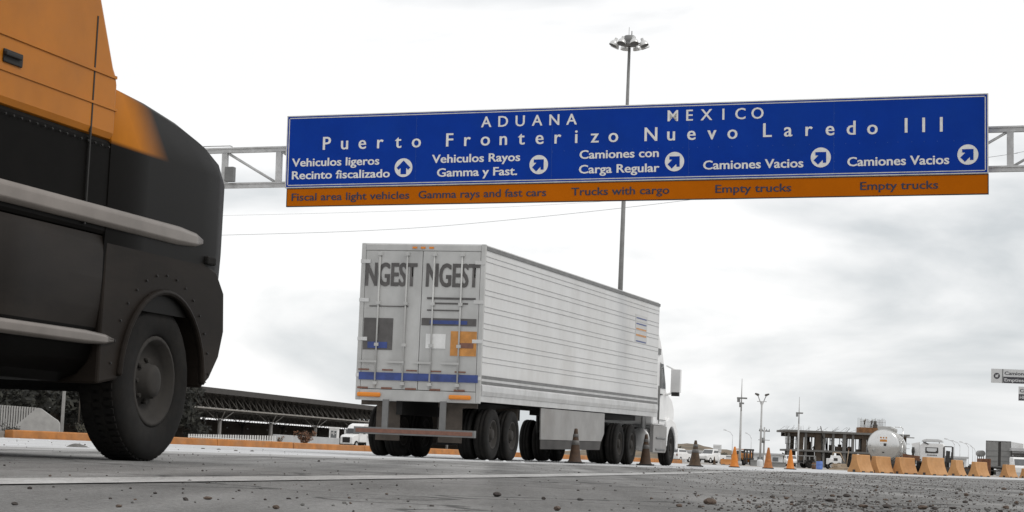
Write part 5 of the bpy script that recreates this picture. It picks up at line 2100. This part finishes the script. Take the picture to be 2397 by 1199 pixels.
for x in (-w_ * .7, w_ * .6):
    b.span(x - .08, x + .08, .3, .5, 0, zc_ + .05)
b.build('trestle', dark_box, o)

vt = thing('box_trailer', 'grey van trailer with a dark gap between its rear doors, right of the brown box', 'trailer', base(2336, 206), R(-110.5))
h_ = zat(2336, 1033, 206)
b = B()
b.span(-12, 0, -1.22, 1.22, 1.0, h_)
b.build('cargo_box', board_grey, vt)
b = B()
for y0, y1 in ((-1.20, -.02), (.26, 1.20)):
    b.span(.0, .05, y0, y1, 1.05, h_ - .08, 0)
    for z in (1.45, 1.95, 2.5):
        b.span(.05, .075, y0 + .06, y1 - .06, z, z + .05, 1)
b.span(.0, .02, -.02, .26, .9, h_ - .05, 2)
b.build('rear_doors', [grey_box, rail_grey, dark_box], vt)
b = B()
b.span(-.02, .07, -1.26, -1.18, .9, h_ + .03)
b.span(-.02, .07, 1.18, 1.26, .9, h_ + .03)
b.span(-.02, .07, -1.18, 1.18, h_ - .04, h_ + .03)
b.span(-.02, .07, -1.18, 1.18, .85, 1.0)
b.build('rear_frame', rail_grey, vt)
b = B()
for k in range(18):
    x = -.5 - k * .64
    b.span(x - .03, x + .03, 1.22, 1.235, 1.02, h_ - .06)
    b.span(x - .03, x + .03, -1.235, -1.22, 1.02, h_ - .06)
b.build('side_ribs', board_white, vt)
for x in (-1.0, -2.3):
    for s in (-1, 1):
        wheel(vt, x, s * .95, .5, .5, .45, s, rim_dusty, 18)
b = B()
b.span(-11, -.2, -.5, .5, .7, 1.0)
b.span(-.1, .0, -1.1, 1.1, .45, .55)
b.build('underframe', dark_box, vt)
# ------------------------------------------------------------------ small things in the yard
def bx(name, label, cat, px, Y, rz=0.0, group=None):
    return thing(name, label, cat, base(px, Y), rz, group)
fk = bx('forklift', 'orange forklift with a dark mast and open cab behind the bright orange cone', 'forklift', 1739, 158, R(-70))
b = B()
b.prism([(-1.1, .25), (.75, .25), (.85, .55), (.6, .95), (.1, .85), (-.25, .80), (-.9, .95), (-1.15, .75)], -.5, .5, 'y')
b.build('body', machine_orange, fk, bevel=.05)
b = B()
b.path([(.55, -.45, .9), (.35, -.45, 1.25), (-.75, -.45, 1.25), (-.9, -.45, .9)], .04)
b.path([(.55, .45, .9), (.35, .45, 1.25), (-.75, .45, 1.25), (-.9, .45, .9)], .04)
for x in (.2, -.1, -.4, -.7):
    b.tube((x, -.45, 1.25), (x, .45, 1.25), .03, n=6)
b.build('overhead_guard', machine_orange, fk)
b = B()
for y in (-.36, -.14, .14, .36):
    b.span(.88, .98, y - .045, y + .045, .15, zat(1739, 1052, 158))
for z in (.5, 1.2, zat(1739, 1052, 158) - .1):
    b.span(.98, 1.03, -.42, .42, z, z + .09)
b.build('lift_mast', dark_box, fk)
b = B()
for y in (-.25, .25):
    b.span(1.03, 1.95, y - .05, y + .05, .08, .13)
    b.span(1.03, 1.07, y - .05, y + .05, .08, .6)
b.build('forks', dark_box, fk)
b = B()
b.prism([(-.55, .85), (-.05, .85), (-.05, .92), (-.42, .92), (-.5, 1.15), (-.6, 1.15)], -.28, .28, 'y')
b.build('seat', dark_box, fk)
for x, r in ((.55, .3), (-.75, .26)):
    for s in (-1, 1):
        wheel(fk, x, s * .45, r, r, .2, s, machine_orange, 16)
wb = bx('bollard', 'tall thin white bollard right of the white pickup', 'bollard', 1682, 134)
b = B()
b.tube((0, 0, 0), (0, 0, zat(1682, 1061, 134)), .06, n=10)
b.lathe([(.06, 0), (.05, .03), (0, .045)], 10, Matrix.Translation((0, 0, zat(1682, 1061, 134))))
b.build('post', white_paint, wb)
b = B()
b.span(-.13, .13, -.13, .13, 0, .06)
b.build('base_plate', white_paint, wb)
wb = bx('bollard', 'short white post between the twin floodlight foot and the rusty cone', 'bollard', 1789, 140)
b = B()
b.tube((0, 0, 0), (0, 0, zat(1789, 1066, 140)), .05, n=10)
b.build('post', white_paint, wb)
b = B()
b.span(-.11, .11, -.11, .11, 0, .05)
b.build('base_plate', white_paint, wb)
def low_wall(px0, px1, ytop, Y, label):
    o = bx('low_wall', label, 'wall', (px0 + px1) / 2, Y)
    w_ = (px1 - px0) * Y / 9400
    h = zat((px0 + px1) / 2, ytop, Y)
    b = B()
    b.span(-w_, w_, -.12, .12, 0, h - .06)
    b.span(-w_ - .03, w_ + .03, -.15, .15, h - .06, h)
    b.build('wall', grey_box, o)
low_wall(1757, 1776, 1077, 150, 'low grey wall block left of the twin floodlight foot')
low_wall(1804, 1838, 1082, 152, 'low grey wall between the two right orange cones')
low_wall(1866, 1880, 1084, 156, 'low grey block between the rightmost cone and the grey bin trailer')
gt = bx('bin_trailer', 'grey open framed trailer with a dark inside behind the brown post', 'trailer', 1895, 142, R(6))
b = B()
w_ = 14.5 * 142 / 4700
h = zat(1895, 1068, 142)
b.span(-w_, w_, .0, .05, .35, h * .62, 0)
b.span(-w_, w_, 1.6, 1.65, .35, h * .62, 0)
b.span(-w_, w_, .05, 1.6, .35, .42, 0)
b.build('box', dark_box, gt)
b = B()
for x in (-w_, w_):
    for y in (0, 1.65):
        b.tube((x, y, .3), (x * .92, y, h), .035, n=6)
b.path([(-w_ * .92, 0, h), (w_ * .92, 0, h), (w_ * .92, 1.65, h), (-w_ * .92, 1.65, h), (-w_ * .92, 0, h)], .035)
b.build('frame', grey_box, gt)
for s in (-1, 1):
    wheel(gt, 0, .8 + s * .75, .3, .3, .2, s, rim_dusty, 14)
bp_ = bx('bollard', 'stubby brown post right beside the blue barrel', 'bollard', 1905, 110)
b = B()
hh = zat(1905, 1084, 110)
b.tube((0, 0, 0), (0, 0, hh * .92), .12, .11, n=12)
b.lathe([(.11, 0), (.09, .03), (0, .05)], 12, Matrix.Translation((0, 0, hh * .92)))
b.build('post', M('bollard_brown', (.14, .075, .042), .85, var=.3, scale=6), bp_)
b = B()
b.tube((0, 0, hh * .66), (0, 0, hh * .78), .125, n=12)
b.build('band', rail_grey, bp_)
bl = bx('barrel', 'blue plastic barrel standing left of the plank stack', 'barrel', 1918, 108)
hh = zat(1918, 1080, 108)
b = B()
r = 7.6 * 108 / 4700
b.lathe([(0, 0), (r * .88, 0), (r * .95, .03), (r, hh * .2), (r * 1.03, hh * .3), (r, hh * .34), (r, hh * .62), (r * 1.03, hh * .66), (r, hh * .7), (r * .96, hh * .95), (r * .9, hh), (r * .8, hh - .02), (0, hh - .02)], 24)
b.build('body', blue_plastic, bl)
b = B()
b.tube((r * .4, 0, hh - .02), (r * .4, 0, hh + .02), .035, n=8)
b.build('bung', blue_plastic, bl)
cp = bx('compressor', 'white wheeled compressor with a curved hood behind the plank stack', 'compressor', 1955, 146, R(4))
b = B()
w_ = 15 * 146 / 4700
b.prism([(-w_, .35), (w_, .35), (w_, .8), (w_ * .75, 1.0), (-w_ * .3, 1.02), (-w_ * .4, .78), (-w_, .78)], 0, .9, 'y')
b.build('body', white_paint, cp, bevel=.03)
b = B()
b.path([(-w_ * .4, .1, 1.0), (-w_ * .3, .1, 1.22), (w_ * .8, .1, 1.2), (w_ * 1.25, .1, .75), (w_ * 1.55, .1, .55)], .035)
b.build('hoop', timber, cp)
b = B()
b.span(-w_ * .25, w_ * .35, -.02, .0, .62, .82)
b.build('grille', dark_box, cp)
for s in (-1, 1):
    wheel(cp, -w_ * .6, .45 + s * .5, .25, .25, .16, s, rim_white, 14)
    wheel(cp, w_ * .6, .45 + s * .5, .25, .25, .16, s, rim_white, 14)
# planks stacked on the ground: every plank its own
rg = random.Random(31)
for k in range(7):
    Y = 108 + rg.uniform(-.5, .5)
    z = .07 + (k // 2) * .085
    px = 1966 + rg.uniform(-3, 4)
    ln = (46 - k * 2.5) * 108 / 4700
    b = B()
    b.box((0, 0, 0), (ln, .16, .07))
    b.span(-ln * .5 - .004, -ln * .5 + .01, -.07, .07, -.03, .03)
    o = b.build('plank', timber, bevel=.006)
    o.location = base(px, 108 + (k % 2) * .35, z)
    o.rotation_euler = (0, R(rg.uniform(-.6, .6)), R(rg.uniform(-6, 6)))
    tag(o, 'pale plank lying in the low stack left of the first orange barrier', 'plank', 'planks in the low stack')
o = bx('pole', 'thin brown timber pole leaning over the compressor', 'pole', 1980, 150)
b = B()
b.tube((0, 0, 0), (.2, .1, zat(1984, 1052, 150)), .035, .028, n=6)
b.build('shaft', timber, o)
b = B()
b.tube((.19, .095, zat(1984, 1054, 150)), (.205, .1, zat(1984, 1050, 150)), .04, n=6)
b.build('tip', rust_mat, o)
o = bx('bollard', 'squat brown post with a pale cap seen under the trailer beside its wheels', 'bollard', 1242, 92)
b = B()
hh = zat(1242, 1046, 92)
b.tube((0, 0, 0), (0, 0, hh), .26, .25, n=16)
b.build('post', M('bollard_dusty', (.10, .075, .06), .85, var=.3, scale=5), o)
b = B()
b.lathe([(.33, 0), (.33, .04), (.25, .09), (0, .10)], 16, Matrix.Translation((0, 0, hh)))
b.build('cap', board_white, o)
b = B()
b.lathe([(.55, 0), (.52, .13), (.40, .2), (.26, .22)], 16)
b.build('foot', kerb_orange, o)
o = bx('brown_box', 'brown rusty container left of the dark gap of the grey van trailer', 'container', 2307, 190, R(4))
w_ = 12 * 190 / 4700
b = B()
z1 = zat(2307, 1074, 190)
b.span(-w_, w_, 0, 1.2, .1, z1)
b.build('body', rust_mat, o)
b = B()
for k in range(7):
    x = -w_ * .9 + k * w_ * .3
    b.span(x - .025, x + .025, -.03, .0, .15, z1 - .05)
b.build('corrugation', rust_mat, o)
o = bx('water_tank', 'round grey drum on a stand left of the grey van trailer', 'tank', 2299, 212)
z = zat(2299, 1062, 212)
b = B()
b.tube((-.1, -.35, z), (-.1, 1.2, z), .33, n=18)
b.build('drum', grey_box, o)
b = B()
for x in (-.3, .12):
    b.tube((x, 0, 0), (x, 0, z - .2), .04, n=6)
    b.tube((x, .9, 0), (x, .9, z - .2), .04, n=6)
b.build('stand', dark_box, o)
o = bx('covered_load', 'dark netted heap of spare parts behind the barriers right of the low shed', 'heap', 2272, 170)
b = B()
rg = random.Random(9)
for k in range(26):
    x, y = rg.uniform(-.6, .55), rg.uniform(0, .8)
    s = rg.uniform(.12, .26)
    b.box((x, y, s / 2 + rg.uniform(.0, .75) * (1 - abs(x) * .5)), (s * 1.4, s, s), 0, rg.uniform(0, 3))
b.span(-.6, .6, .05, .8, 0, .5)
b.build('parts', prop_mat, o)
b = B()
for k in range(6):
    b.tube((-.62, k * .15, .52), (.62, k * .15, .62), .02, n=5)
b.build('straps', rust_mat, o)
o = bx('parked_van', 'small white van half hidden behind the right side of the grey trailer', 'van', 2385, 196, R(-96))
b = B()
b.prism([(1.5, .35), (1.55, .9), (1.35, 1.05), (.95, 1.75), (.7, 1.86), (-1.5, 1.9), (-1.6, 1.7), (-1.6, .35)], -.7, .7, 'y')
vb = b.build('body', white_paint, o, bevel=.07)
b = B()
b.prism([(1.33, 1.10), (1.0, 1.68), (1.015, 1.69), (1.345, 1.11)], -.6, .6, 'y')
b.build('windscreen', glass_far, vb)
for s in (-1, 1):
    b = B()
    b.box((1.1, s * .82, 1.25), (.1, .16, .3))
    b.build('mirror', white_paint, o)
wheels4(o, .95, -1.0, .7, .31, .2)

# ------------------------------------------------------------------ hanging lane signs at the right edge
def lane_sign(px0, py0, px1, py1, Y, label, top, bottom, with_arrow):
    p = at(px0, py1, Y)
    q = at(px1, py1, Y)
    uu = Vector((1, -.10, 0.0)).normalized()
    vv = Vector((0, 0, 1))
    nn = uu.cross(vv)
    wd_ = (q - p).length
    hh = zat(px0, py0, Y) - p.z
    o = thing('lane_sign', label, 'road sign')
    o.matrix_world = Matrix(((uu.x, vv.x, nn.x, p.x), (uu.y, vv.y, nn.y, p.y), (uu.z, vv.z, nn.z, p.z), (0, 0, 0, 1)))
    b = B()
    b.span(0, wd_, 0, hh, -.04, 0)
    pn = b.build('panel', board_grey, o)
    xd = 0.0
    if with_arrow:
        xd = hh * .83
        b = B()
        c = (hh * .39, hh * .5)
        b.tube((c[0], c[1], .001), (c[0], c[1], .006), hh * .215, n=28, smooth=False)
        ang = R(135)
        k = hh * .95
        poly = []
        for x, y in ((0, .15), (.13, 0), (.09, -.04), (.045, 0), (.045, -.15), (-.045, -.15), (-.045, 0), (-.09, -.04), (-.13, 0)):
            poly.append((c[0] + (x * math.cos(ang) - y * math.sin(ang)) * k, c[1] + (x * math.sin(ang) + y * math.cos(ang)) * k))
        b.prism(poly, .0062, .009, 'z', 1)
        b.build('arrow_disc', [board_black, board_grey], pn)
        b = B()
        b.span(xd - hh * .07, xd, 0, hh, .001, .005)
        b.build('divider', rail_grey, pn)
    b = B()
    b.span(xd + .01, wd_ - .01, .015, hh * .46, .001, .005)
    b.build('dark_row', board_black, pn)
    b = B()
    letter_line(b, top, xd + .06, xd + .06 + .118 * len(top), hh * .60, hh * .23, I4, depth=.004)
    b.build('lettering', board_black, pn, normals=False)
    b = B()
    letter_line(b, bottom, xd + .06, xd + .06 + .118 * len(bottom), hh * .13, hh * .22, I4, depth=.008)
    b.build('lettering', board_grey, pn, normals=False)
    b = B()
    b.tube((wd_ * .9, hh * .5, -.12), (wd_ * .9, -p.z, -.12), .08, n=10)
    b.span(.1, wd_ + .1, hh * .46, hh * .54, -.10, -.045)
    b.build('post', steel, o)
    return o
lane_sign(2320, 863, 2465, 896, 88, 'grey lane sign with an arrow disc and rows Camiones vacios over Empties', 'Camiones vacios', 'Empties', True)
lane_sign(2384, 905, 2520, 938, 92, 'lower lane sign cut off by the right edge, pale row over a dark row', 'Carga', 'HEAVY', False)
